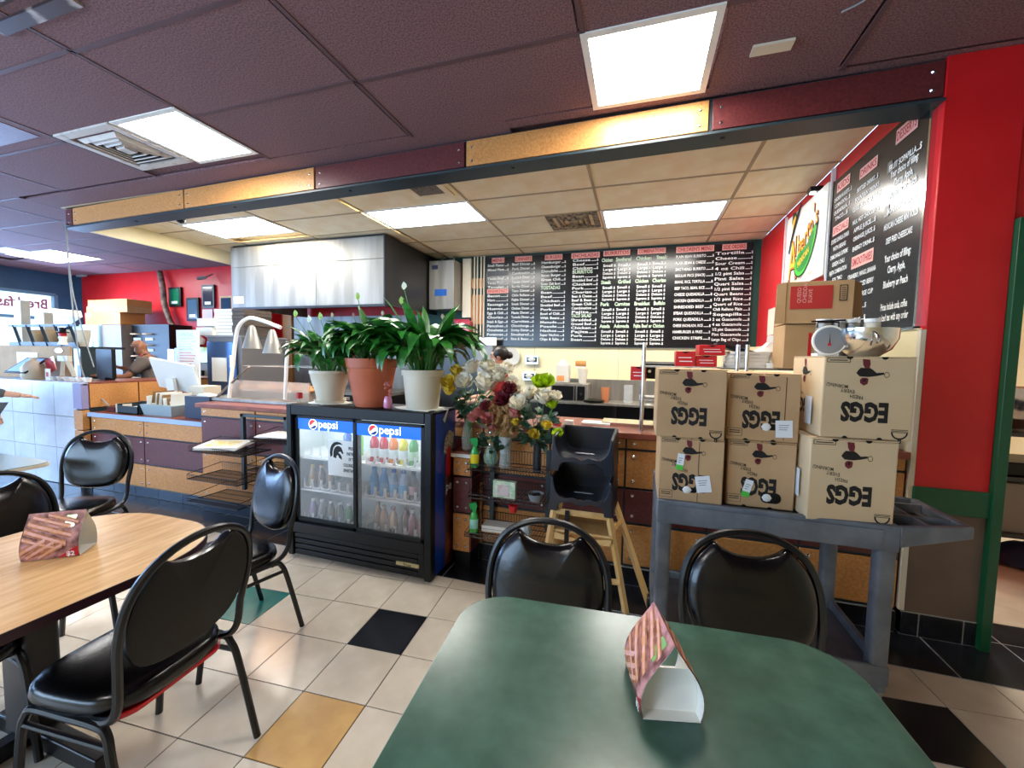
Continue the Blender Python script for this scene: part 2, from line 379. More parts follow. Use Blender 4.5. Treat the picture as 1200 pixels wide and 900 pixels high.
# ---- beam with panels
bm = struct('trim_1', 'dropped beam faced with tan and maroon panels over the counter')
def beam_y(x): return 2.7 + (1.43 - x) * .2 / 7.54
def bq(x0, x1, z0, z1, d0, d1, mb=None, mi=0):
    mb = mb or MB()
    return mb.hexa([(x0, beam_y(x0) + d0, z0), (x1, beam_y(x1) + d0, z0), (x1, beam_y(x1) + d1, z0), (x0, beam_y(x0) + d1, z0),
                    (x0, beam_y(x0) + d0, z1), (x1, beam_y(x1) + d0, z1), (x1, beam_y(x1) + d1, z1), (x0, beam_y(x0) + d1, z1)], mi)
bq(-6.1, 1.43, 2.83, ZC, .015, .14).build('beam_core', m_slate, bm)
bq(-6.1, 1.43, 2.82, 2.835, -.02, .15).build('bottom_plate', m_slate, bm)
segs = [(-6.1, -5.98, 0), (-5.97, -4.2, 1), (-4.19, -2.62, 1), (-2.61, -1.25, 0), (-1.24, .345, 1), (.36, 1.43, 0)]
for x0, x1, k in segs:
    p_ = bq(x0 + .004, x1 - .004, 2.85, ZC - .015, -.005, .015).build('panel', m_osb if k else m_osb2, bm, bevel=.002)
    mb = MB()
    for xx in ((x0 + .05, x1 - .05) if x1 - x0 > .3 else ((x0 + x1) / 2,)):
        for zz in (2.885, 2.975): mb.lathe([(.0, .008), (.006, .007), (.011, 0)], 8, M=Matrix.Translation((xx, beam_y(xx) - .005, zz)) @ Matrix.Rotation(rad(90), 4, 'X'))
    mb.build('rivets', m_chrome, p_, kind='stuff')
for x in (-5.0, -3.6, -2.3, -.9, .33 + .1):
    MB().cyl((x, beam_y(x) + .05, 2.815), (x, beam_y(x) + .05, 2.822), .014, n=10).build('bolt', m_black, bm)
sf = struct('trim_2', 'cream soffit board running back from the left end of the beam')
MB().box(-6.14, -6.1, 2.95, 5.9, 2.85, ZC).build('board', m_butter, sf)
# ---- walls
YB = 5.94
wr = struct('wall_right', 'red partition wall carrying menu board and green door frame')
MB().box(1.433, 1.5, 2.72, YB, 0, ZC).build('side_face', m_red, wr)
MB().box(1.43, 1.745, 2.69, 2.76, .83, ZC).build('front_face', m_red, wr, bevel=.004)
MB().box(1.745, 5, 2.71, 2.78, 2.2, ZC).build('wall_over_door', m_red, wr)
MB().box(1.44, 1.75, 2.695, 2.77, .135, .71).build('wainscot_panel', m_brownpan, wr)
MB().box(1.43, 1.755, 2.675, 2.77, .7, .835).build('green_rail', m_green, wr, bevel=.004)
for i, (a, b) in enumerate(((1.425, 1.5), (1.507, 1.69), (1.697, 1.755))):
    MB().box(a, b, 2.688, 2.75, .006, .13).build('base_tile', m_blackt, wr, bevel=.002)
MB().box(1.425, 1.755, 2.692, 2.74, 0, .135).build('grout', m_lgrout, wr)
MB().box(1.412, 1.436, 2.69, 2.72, .14, 1.67).build('corner_strip', m_pot, wr)
MB().box(1.415, 1.43, 2.72, 5.9, .9, 1.68).build('butter_side_panel', m_butter, wr)
d1 = struct('door_1', 'green painted door frame at the right edge')
MB().box(1.745, 1.79, 2.66, 2.8, .0, 2.21).build('jamb', m_green, d1, bevel=.003)
MB().box(1.79, 2.9, 2.66, 2.8, 2.16, 2.24).build('head', m_green, d1, bevel=.003)
wb_ = struct('wall_back', 'kitchen back wall, green above butter coloured panels')
MB().box(-3.4, 1.5, YB, YB + .1, 1.66, ZC + .05).build('green_field', m_dgreen, wb_)
MB().box(-2.42, 1.43, YB - .012, YB, .95, 1.68).build('butter_panels', m_butter, wb_)
for i in range(3): MB().box(-1.5 + i * 1.22, -1.495 + i * 1.22, YB - .016, YB - .01, .95, 1.66).build('panel_joint', m_tbar_c, wb_)
MB().box(-11, 1.5, YB + .01, YB + .1, 0, 1.0).build('lower_wall', m_steeld, wb_)
MB().box(-3.4, -2.42, YB - .01, YB, .95, 1.66).build('dark_wall_strip', m_steeld, wb_)
MB().box(-11.6, -6.35, YB - .3, YB + .02, 0, ZC + .05).box(-6.35, -3.4, YB, YB + .1, 1.0, ZC + .05).build('red_field', m_red, wb_)
wl = struct('wall_left', 'dark blue wall with the lit window at far left')
XL = -11.45
MB().box(XL - .15, XL, -3.3, 6, 2.6, ZC + .05).box(XL - .15, XL, -3.3, 6, 0, .9).box(XL - .15, XL, 5.25, 6, .9, 2.6).box(XL - .15, XL, -3.3, -2.5, .9, 2.6).build('wall_boards', m_blue, wl)
w1 = struct('window_1', 'bright street window with backwards red lettering, far left')
m_wfr = mat('blue_grey_window_frame', '4a6c7c', .4)
mb = MB()
for y in (-2.5, -.9, .7, 2.3, 3.6, 5.22): mb.box(XL - .1, XL + .01, y - .03, y + .03, .9, 2.6)
mb.box(XL - .1, XL + .01, -2.5, 5.22, 2.08, 2.14).box(XL - .1, XL + .01, -2.5, 5.22, .88, .94).box(XL - .1, XL + .01, -2.5, 5.22, 2.57, 2.63)
mb.build('window_frame', m_wfr, w1)
MB().box(XL - .06, XL - .05, -2.5, 5.22, .9, 2.6).build('pane', m_glass, w1)
MB().text('Breakfast', (XL + .004, 5.1, 2.3), (0, -1, 0), (0, 0, 1), .27, .75, .03).build('lettering', mat('faded_red_letters', '8f4350', .6), w1)
tag(MB().box(-14, -13.9, -4, 7, 0, 4).build('street_view', mat('bright_street_facade', 'cfe4f2', .8, emit=.8)), 'bright pale facade across the street seen through the window', 'building')
wv = struct('wall_rear', 'window wall behind the camera')
MB().box(-11.5, 5, -3.4, -3.3, 0, .7).box(-11.5, 5, -3.4, -3.3, 2.6, ZC + .05).box(-11.5, -9, -3.4, -3.3, .7, 2.6).box(-2.2, 5, -3.4, -3.3, .7, 2.6).build('wall_boards', m_butter, wv)
wc = struct('wall_right', 'right hand wall of the room out of view')
MB().box(4.4, 4.5, -3.3, 7.4, 0, ZC + .05).build('wall_boards', m_butter, wc)
# back room behind the doorway
wk = struct('wall_back', 'pale yellow wall of the back room through the doorway')
MB().box(1.5, 4.5, 6.9, 7.0, 0, ZC).box(1.5, 4.4, 2.78, 7, ZC, ZC + .04).build('wall_boards', m_butter, wk)
fb = struct('floor', 'beige concrete floor of the back room through the doorway')
MB().box(1.5, 4.4, 2.98, 6.9, -.002, .006).build('concrete', mat('beige_concrete', 'b3a68d', .7, col2='c4b89f', scale=4, bump=.2), fb)
area('back_room_tube', (2.6, 4.6, 2.9), (0, 0, 0), .3, 1.2, 34, (1, .96, .88))
def wbuild(mb, name, mats, parent, **k):              # geometry given in room coordinates, stored relative to its thing
    L = parent.location; 
    mb.v = [(v[0] - L.x, v[1] - L.y, v[2] - L.z) for v in mb.v]; return mb.build(name, mats, parent, **k)
def rivet4(par, x0, x1, z0, z1, y, ox=.045, oz=.035):
    mb = MB()
    zs = (z0 + oz, z1 - oz) if z1 - z0 > .1 else ((z0 + z1) / 2,)
    for xx in (x0 + ox, x1 - ox):
        for zz in zs: mb.lathe([(0, .006), (.006, .005), (.011, 0)], 8, M=Matrix.Translation((xx, y, zz)) @ Matrix.Rotation(rad(90), 4, 'X'))
    wbuild(mb, 'rivets', m_chrome, par, kind='stuff')
# ================================================================ COUNTERS
m_slab = mat('brown_laminate_top', '7a3b2c', .3, col2='8c4a38', scale=8)
m_wtile = mat('white_counter_tile', 'd7dbe2', .25, col2='c9cdd6', scale=3)
m_purp = mat('lilac_end_panel', '8d84a8', .5)
def panels(t, x0, x1, rows, cols, y):
    xs = [x0] + cols + [x1]
    for a, b in zip(xs[:-1], xs[1:]):
        for z0, z1, k in rows:
            mb = MB().box(a + .006, b - .006, y - .016, y, z0, z1); p_ = wbuild(mb, 'panel', (m_osb2, m_osb)[k], t, bevel=.002)
            mb = MB()
            zs = (z0 + .04, z1 - .04) if z1 - z0 > .11 else ((z0 + z1) / 2,)
            for xx in (a + .05, b - .05):
                for zz in zs: mb.lathe([(0, .006), (.007, .005), (.012, 0)], 8, M=Matrix.Translation((xx, y - .016, zz)) @ Matrix.Rotation(rad(90), 4, 'X'))
            L = t.location; mb.v = [(v[0] - L.x, v[1] - L.y, v[2] - L.z) for v in mb.v]; mb.build('rivets', m_chrome, p_, kind='stuff')
ca_ = thing('low_counter', 'low order counter faced with tan and maroon panels left of newspaper rack', 'counter', (-4.7, 2.75, 0))
wbuild(MB().box(-5.56, -3.87, 2.775, 3.45, .1, .78), 'carcass', m_slate, ca_)
panels(ca_, -5.56, -3.87, [(.105, .33, 1), (.345, .605, 0), (.62, .775, 1)], [-4.74], 2.775)
wbuild(MB().box(-5.57, -3.86, 2.745, 3.5, .785, .825), 'worktop', m_slab, ca_)
wbuild(MB().box(-5.57, -3.87, 2.735, 2.748, .783, .827), 'edge_strip', mat('blue_white_edging', '9fb4d6', .3), ca_)
m_base = mat('blue_black_base_tile', '1a2432', .25)
for i in range(5): wbuild(MB().box(-5.56 + i * .34, -5.565 + (i + 1) * .34, 2.75, 2.79, .008, .098), 'base_tile', m_base, ca_)
wbuild(MB().box(-5.56, -3.87, 2.757, 2.785, 0, .1), 'grout', m_lgrout, ca_)
cb = thing('serving_counter', 'long raised serving counter with panelled front and brown top behind cooler and cart', 'counter', (-1.2, 2.75, 0))
wbuild(MB().box(-3.86, 1.405, 2.72, 3.2, .1, .97), 'carcass', m_slate, cb)
panels(cb, -3.86, -1.05, [(.125, .575, 1), (.59, .885, 0), (.9, .97, 1)], [-3.2, -2.6, -2.0, -1.5], 2.72)
panels(cb, -1.05, 1.405, [(.14, .405, 1), (.425, .64, 0), (.655, .895, 1), (.91, .975, 1)], [-.56, -.06, .44, .93], 2.72)
wbuild(MB().box(-3.9, 1.408, 2.68, 3.24, .975, 1.015), 'worktop', m_slab, cb, bevel=.004)
mb = MB()
for i in range(17): wbuild(MB().box(-3.86 + i * .31, -3.865 + (i + 1) * .31, 2.695, 2.73, .008, .118), 'base_tile', m_base if i < 9 else m_blackt, cb)
wbuild(MB().box(-3.86, 1.405, 2.702, 2.725, 0, .12), 'grout', m_lgrout, cb)
cw_ = thing('tiled_counter', 'tall white tiled counter at the far left under the cardboard screen', 'counter', (-7.5, 2.75, 0))
wbuild(MB().box(-10.2, -5.725, 2.745, 2.765, 0, 1.11), 'core', m_lgrout, cw_)
me = MB().box(0, .385, -.014, 0, 0, .395).build('tile', m_wtile, None); wt = me.data; bpy.data.objects.remove(me)
for i in range(11):
    for j, (z, h) in enumerate(((.01, 1), (.41, .88), (.765, .88))):
        o = bpy.data.objects.new('tile', wt); COL.objects.link(o); o.parent = cw_; o.location = (-6.115 - i * .392 + 7.5, -.005, z); o.scale.z = h
wbuild(MB().box(-10.2, -6.16, 2.72, 3.22, 1.11, 1.135), 'worktop', m_wtile, cw_)
wbuild(MB().box(-6.16, -5.58, 2.72, 2.755, 1.11, 1.135), 'worktop', m_wtile, cw_)
wbuild(MB().box(-5.72, -5.58, 2.7, 2.76, .86, 1.13), 'end_panel', m_purp, cw_, bevel=.002, label='lilac end panel'); 
for z0, z1 in ((.64, .845), (.36, .63), (.1, .35)): wbuild(MB().box(-5.72, -5.575, 2.7, 2.76, z0, z1), 'end_panel', m_osb, cw_, bevel=.002, label='tan end panel')
cr = thing('divider_counter', 'tan panelled divider running back behind the low counter, below the monitor', 'counter', (-5.7, 3.4, 0))
wbuild(MB().box(-6.1, -5.62, 2.77, 4.25, 0, 1.12), 'core', m_slate, cr)
for a, b in ((2.78, 3.22), (3.235, 3.7), (3.715, 4.24)): wbuild(MB().box(-5.62, -5.6, a, b, .87, 1.12), 'panel', m_osb, cr)
wbuild(MB().box(-6.14, -5.6, 2.76, 4.27, 1.12, 1.14), 'worktop', m_slab, cr)
# tan and maroon post beside the cooler
pp = thing('panelled_post', 'short square tan and maroon panelled post beside the cooler', 'post', (-1.145, 2.62, 0))
wbuild(MB().box(-1.2, -1.085, 2.56, 2.72, 0, .785), 'core', m_black, pp)
for z0, z1, k in ((.12, .385, 1), (.4, .645, 0), (.66, .782, 1)):
    p_ = wbuild(MB().box(-1.21, -1.085, 2.545, 2.56, z0, z1), 'panel', (m_osb2, m_osb)[k], pp, bevel=.002)
    mb = MB()
    for xx in (-1.18, -1.115):
        for zz in (z0 + .035, z1 - .035): mb.lathe([(0, .006), (.006, .005), (.011, 0)], 8, M=Matrix.Translation((xx + 1.145, 2.545 - 2.62, zz)) @ Matrix.Rotation(rad(90), 4, 'X'))
    mb.build('rivets', m_chrome, p_, kind='stuff')
    wbuild(MB().box(-1.088, -1.074, 2.55, 2.71, z0, z1), 'side_panel', m_osb2, pp)
wbuild(MB().box(-1.225, -1.07, 2.53, 2.73, .79, .815), 'cap', m_white, pp); wbuild(MB().box(-1.225, -1.07, 2.53, 2.73, .8155, .825), 'cap_top', m_slab, pp)
# ================================================================ COOLER
CX0, CX1, CY0, CY1, CZ = -2.40, -1.235, 2.27, 2.62, 1.125
c = thing('drinks_cooler', 'black and blue glass door drinks cooler with three potted plants on top', 'cooler', ((CX0 + CX1) / 2, 2.45, 0))
def cb_(name, x0, x1, y0, y1, z0, z1, m, **k): return wbuild(MB().box(x0, x1, y0, y1, z0, z1), name, m, c, **k)
cb_('side_panel', CX1 - .015, CX1, CY0 + .06, CY1, .03, CZ - .01, m_blueS)
cb_('side_panel', CX0, CX0 + .015, CY0 + .06, CY1, .03, CZ - .01, m_blueS)
cb_('top', CX0, CX1, CY0 + .02, CY1, CZ - .025, CZ, m_black, bevel=.006)
cb_('interior_back', CX0 + .02, CX1 - .02, CY1 - .03, CY1 - .01, .2, CZ - .03, m_cin)
cb_('interior_floor', CX0 + .02, CX1 - .02, CY0 + .05, CY1 - .02, .2, .245, m_cin)
cb_('interior_side', CX0 + .015, CX0 + .03, CY0 + .06, CY1 - .02, .2, CZ - .03, m_cin)
cb_('interior_side', CX1 - .03, CX1 - .015, CY0 + .06, CY1 - .02, .2, CZ - .03, m_cin)
# front frame
cb_('front_post', CX1 - .05, CX1, CY0, CY0 + .06, .02, CZ, m_black, bevel=.006); cb_('front_post', CX0, CX0 + .045, CY0, CY0 + .06, .02, CZ, m_black, bevel=.006)
cb_('top_rail', CX0 + .045, CX1 - .05, CY0, CY0 + .06, CZ - .075, CZ, m_black, bevel=.006)
cb_('bottom_rail', CX0 + .045, CX1 - .05, CY0, CY0 + .06, .195, .27, m_black, bevel=.004)
for i in range(4): cb_('grille_slat', CX0 + .05, CX1 - .1, CY0 + .012, CY0 + .035, .035 + i * .04, .068 + i * .04, m_black, bevel=.004)
cb_('grille_end', CX1 - .1, CX1 - .052, CY0 + .012, CY0 + .035, .03, .19, m_black, bevel=.006)
cb_('kick_panel', CX0 + .01, CX1 - .01, CY0 + .03, CY0 + .05, .02, .2, m_black)
bd = cb_('badge', CX1 - .26, CX1 - .09, CY0 + .004, CY0 + .014, .095, .12, mat('gold_badge', 'c9b98a', .3, .6), bevel=.002)
mb = MB().text('True', (CX1 - .175, CY0 + .002, .099), X, Z, .025, 1.2, .02, 'C'); L = c.location; mb.v = [(a - L.x, b - L.y, d_) for a, b, d_ in mb.v]; mb.build('lettering', m_black, bd)
def door(x0, x1, y):
    d = MB().box(x0, x1, y, y + .022, CZ - .1, CZ - .08).box(x0, x1, y, y + .022, .27, .3).box(x0, x0 + .028, y, y + .022, .27, CZ - .08).box(x1 - .028, x1, y, y + .022, .27, CZ - .08)
    d = wbuild(d, 'door', m_black, c, bevel=.003)
    L = c.location
    def sub(mb, n, m, **k): mb.v = [(a - L.x, b - L.y, z_ - L.z) for a, b, z_ in mb.v]; return mb.build(n, m, d, **k)
    sub(MB().box(x0 + .028, x1 - .028, y + .01, y + .013, .3, .945), 'glass', m_glass)
    sub(MB().box(x0 + .028, x1 - .028, y + .006, y + .016, .945, CZ - .098), 'sign', m_pb)
    # round red white blue emblem and word
    cx, cz, r = x0 + .2 * (x1 - x0) + .05, .986, .033
    def sector(a0, a1, lo, hi, m, nm, off):
        pts = []
        for k in range(17): 
            u = -1 + 2 * k / 16; pts.append((u * r * .92, hi(u) * r))
        for k in range(16, -1, -1):
            u = -1 + 2 * k / 16; pts.append((u * r * .92, lo(u) * r))
        vs = [(cx + px_ , y + off, cz + pz) for px_, pz in pts]; n = 17
        fs = [(k, k + 1, 2 * n - 2 - k, 2 * n - 1 - k) for k in range(n - 1)]
        sub(MB().add(vs, fs), nm, m)
    disc = [(r * 1.12 * math.cos(k * math.pi / 14), r * 1.12 * math.sin(k * math.pi / 14)) for k in range(28)]
    sub(MB().add([(cx + a, y + .0045, cz + b) for a, b in disc], [tuple(range(28))]), 'emblem', m_signw)
    cir = lambda u: math.sqrt(max(0, 1 - (u * .92) ** 2))
    sector(0, 0, lambda u: min(cir(u), .18 + .3 * u + .22 * math.sin(u * 2.4)), lambda u: cir(u), m_signr, 'emblem_red', .0035)
    sector(0, 0, lambda u: -cir(u), lambda u: max(-cir(u), -.42 + .12 * u + .2 * math.sin(u * 2.4)), m_signd, 'emblem_blue', .0035)
    sub(MB().text('pepsi', (cx + .045, y + .003, .966), X, Z, .082, 1.0, .008), 'lettering', m_signw)
    return d
mid = (CX0 + CX1) / 2
dl = door(CX0 + .045, mid + .02, CY0 + .03); dr = door(mid - .015, CX1 - .05, CY0 + .004)
# white sticker on the left door
def subc(mb, n, m, par, **k):
    L = c.location; mb.v = [(a - L.x, b - L.y, z_ - L.z) for a, b, z_ in mb.v]; return mb.build(n, m, par, **k)
sx0, sz0, sy = mid - .238, .64, CY0 + .024
subc(MB().box(sx0, sx0 + .235, sy, sy + .003, sz0, sz0 + .25), 'sticker', m_white, dl, label='white square sticker with black helmet')
helm_old = [(.03, .13), (.022, .16), (.026, .19), (.045, .222), (.07, .236), (.1, .238), (.128, .226), (.118, .218), (.135, .205), (.118, .2), (.128, .185), (.108, .188), (.1, .178), (.12, .16), (.122, .135), (.104, .145), (.1, .152), (.086, .15), (.098, .13), (.108, .1), (.098, .092), (.08, .108), (.066, .12), (.056, .145), (.05, .118), (.04, .108)]
cr_ = [(.02, .1), (-.03, .35), (.0, .6), (.1, .8), (.28, .95), (.5, 1.0), (.75, .96), (.92, .84), (.8, .86), (.62, .86), (.4, .8), (.25, .66), (.17, .45), (.16, .2)]
hm_ = [(.22, .12), (.23, .45), (.32, .64), (.48, .76), (.66, .77), (.82, .68), (.9, .52), (.97, .36), (.84, .36), (.8, .46), (.64, .44), (.6, .38), (.72, .32), (.82, .2), (.86, .02), (.66, .1), (.56, .26), (.46, .2), (.42, .06)]
for pts in (cr_, hm_): subc(MB().prism([(.02 + a * .115, .115 + b * .125) for a, b in pts], .0008, (sx0, sy - .0002, sz0), X, Z), 'helmet_print', m_print, dl)
mb = MB()
for i, (s_, ww) in enumerate((('PROUD', .055), ('PARTNER', .07), ('OF THE', .055), ('COLORADO', .098), ('SPARTANS', .098))):
    mb.text(s_, (sx0 + .228, sy - .001, sz0 + .19 - i * .038 - (0.004 if i > 2 else 0)), X, Z, .03, 1, .035, 'R', fit=ww)
subc(mb, 'sticker_lettering', m_print, dl)
# shelves and organisers
for z in (.5, .735): cb_('shelf', CX0 + .03, CX1 - .03, CY0 + .065, CY1 - .03, z - .012, z, m_white)
mb = MB()
bays = [(.5, 'm'), (.735, 'u'), (.245, 'l')]
for z in (.245, .5, .735):
    for side in (0, 1):
        xa = CX0 + .08 if side == 0 else mid + .035
        for k in range(7):
            xk = xa + k * .078
            mb.box(xk - .002, xk + .002, CY0 + .075, CY1 - .05, z, z + .035); 
            if k < 6: mb.tube(smooth_path([(xk + .006, CY0 + .075, z + .075), (xk + .008, CY0 + .072, z + .02), (xk + .04, CY0 + .07, z + .012), (xk + .07, CY0 + .072, z + .02), (xk + .072, CY0 + .075, z + .075)], 2), .005, 4)
wbuild(mb, 'bottle_organisers', m_white, c, kind='stuff')
# side picture: cola bottle and burlap bag printed on the right side, seen edge-on
xs_ = CX1 + .0015
mb = MB().prism([(.0, .03), (.05, .03), (.06, .3), (.045, .55), (.06, .75), (.05, .9), (.1, .98), (.16, .95), (.18, .8), (.18, .03)], .0008, (xs_, CY0 + .15, 0), Y, Z)
wbuild(mb, 'side_print', mat('cola_picture', '4a1f10', .3, col2='9c5a3a', scale=9, lo=.4, hi=.7), c, label='brown cola bottle picture on the blue side')
wbuild(MB().prism([(.045, .86), (.07, .95), (.12, 1.0), (.2, .97), (.2, .8), (.12, .82)], .0008, (xs_ + .001, CY0 + .12, -.02), Y, Z), 'side_print', mat('burlap_picture', 'b9a98c', .6, col2='6b5d4a', scale=60), c, label='burlap picture above the bottle')
wbuild(MB().prism([(.1 + .04 * math.cos(a * .4), .76 + .11 * math.sin(a * .4)) for a in range(16)], .0008, (xs_ + .002, CY0 + .14, 0), Y, Z), 'side_print', m_redp, c, label='red oval on the side picture')
wbuild(MB().text('pe', (xs_ + .003, CY0 + .2, .56), Y, Z, .09, 1, .02), 'side_lettering', m_white, c)
il = bpy.data.lights.new('cooler_light', 'AREA'); il.shape = 'RECTANGLE'; il.size = 1.0; il.size_y = .04; il.energy = 1.6; il.color = (.9, 1, 1)
io = bpy.data.objects.new('cooler_light', il); COL.objects.link(io); io.location = (mid, CY0 + .085, CZ - .04); io.rotation_euler = (rad(18), 0, 0)
# bottles
def bottle(name, label, cat, loc, r, h, body, cap, style='b', group=None, lab=None):
    t = thing(name, label, cat, loc, 0, group)
    if style == 'b': pr_ = [(0, 0), (r, .004), (r, h * .55), (r * .92, h * .65), (r * .45, h * .86), (r * .42, h * .9)]
    elif style == 'w': pr_ = [(0, 0), (r, .004), (r * .93, h * .25), (r, h * .5), (r, h * .72), (r * .6, h * .86), (r * .55, h * .9)]
    else: pr_ = [(0, 0), (r, .003), (r, h * .9), (r * .85, h * .97)]
    MB().lathe(pr_, 12).build('body', body, t)
    if style != 'c': MB().lathe([(r * .52, h * .89), (r * .52, h), (0, h)], 10).build('cap', cap, t)
    else: MB().lathe([(r * .86, h * .965), (r * .8, h), (0, h * .99)], 10).build('lid', m_chrome, t)
    if lab: MB().lathe([(r * 1.01, h * .22), (r * 1.015, h * .23), (r * 1.015, h * .5), (r * 1.01, h * .51)], 12).build('label', lab, t)
    return t
def drink(c_): return mat('drink_' + c_, c_, .12, coat=.5)
yb_ = CY0 + .12
top = [('c01c22', 'red'), ('c01c22', 'red'), ('e07a12', 'orange'), ('e6d21a', 'yellow'), ('4f9c35', 'green')]
wt_ = mat('bottle_label_white', 'dfe6e2', .4)
labs = ['leftmost red drink bottle on the top right cooler shelf', 'red drink bottle next to the orange one on top right cooler shelf', 'orange drink bottle on the top right cooler shelf', 'yellow drink bottle on the top right cooler shelf', 'green tea bottle at the right end of the top cooler shelf']
for k, ((c_, n_), lb) in enumerate(zip(top, labs)): bottle('drink_bottle', lb, 'bottle', (mid + .074 + k * .078, yb_, .736), .031, .205, drink(c_), drink(c_), 'w', 'bottles on the top right cooler shelf', wt_ if k != 4 else drink('b9d8a8'))
midr = [('3b9be0', 'pale blue'), ('3b9be0', 'pale blue'), ('1c56c0', 'dark blue'), ('1c56c0', 'dark blue'), ('2c2420', 'dark')]
labs = ['leftmost pale blue sports drink on the middle right shelf', 'second pale blue sports drink from the left on middle right shelf', 'left one of two dark blue capped drinks on middle right shelf', 'right one of two dark blue capped drinks on middle right shelf', 'dark bottle with pink label at the right end of the middle shelf']
for k, ((c_, n_), lb) in enumerate(zip(midr, labs)): bottle('drink_bottle', lb, 'bottle', (mid + .074 + k * .078, yb_, .501), .031, .2, drink(c_ if k < 2 or k == 4 else '9db8d8'), drink(c_), 'b', 'bottles on the middle right cooler shelf', drink('5aa9dd') if k < 4 else drink('c9a0a0'))
lowr = [('b79a86', 'a98f77'), ('b79a86', 'd8cdbd'), ('c8a98c', '5a2a4a'), ('5e3028', '3a1c18'), ('8e2f50', 'dcd0c8'), ('b06a50', '702a20')]
labs = ['leftmost bottle of milky coffee on the bottom right shelf', 'second bottle of milky coffee on the bottom right shelf', 'creamy bottle with a purple cap on the bottom right shelf', 'dark brown coffee bottle on the bottom right shelf', 'berry coloured bottle on the bottom right shelf', 'brown bottle at the right end of the bottom shelf']
for k, ((a_, b_), lb) in enumerate(zip(lowr, labs)): bottle('drink_bottle', lb, 'bottle', (mid + .074 + k * .076, yb_ + (.04 if k in (0, 3) else 0), .246), .03, .19, drink(a_), drink(b_), 'b', 'bottles on the bottom right cooler shelf')
bottle('silver_can', 'silver can end lying at the front of bottom right shelf', 'can', (mid + .25, CY0 + .085, .247), .025, .06, m_chrome, m_chrome, 'c')
lowl = [('9a86a8', 'pale lilac'), ('8c8074', 'a'), ('7c6a52', 'b'), ('8a7a60', 'c'), ('3f8f3a', 'green')]
labs = ['pale lilac bottle on the bottom left cooler shelf', 'grey brown bottle beside the lilac one on bottom left shelf', 'brown jar like bottle in the middle of bottom left shelf', 'olive brown bottle left of the green one on bottom left shelf', 'green bottle at the right of the bottom left shelf']
for k, ((a_, b_), lb) in enumerate(zip(lowl, labs)): bottle('drink_bottle', lb, 'bottle', (CX0 + .12 + k * .08, yb_, .246), .028, .17, drink(a_), drink('e0e0dc'), 'b', 'bottles on the bottom left cooler shelf')
for k, a_ in enumerate(('a8874e', '6a4a2a', '8a6a3a')): bottle('drink_bottle', ['amber bottle at the left of the middle left cooler shelf', 'dark amber bottle on the middle left cooler shelf', 'amber bottle half hidden by the white cooler sticker'][k], 'bottle', (CX0 + .12 + k * .08, yb_, .501), .028, .17, drink(a_), drink('d0a050'), 'b', 'bottles on the middle left cooler shelf')
for k, a_ in enumerate(('2f55a8', '7ed040')): bottle('drink_bottle', ['blue bottle behind the left door just under the sign', 'lime green bottle by the middle bar of cooler'][k], 'bottle', (CX0 + .39 + k * .1, yb_ + .05, .736), .03, .215, drink(a_), drink(a_), 'w', 'bottles on the top left cooler shelf')
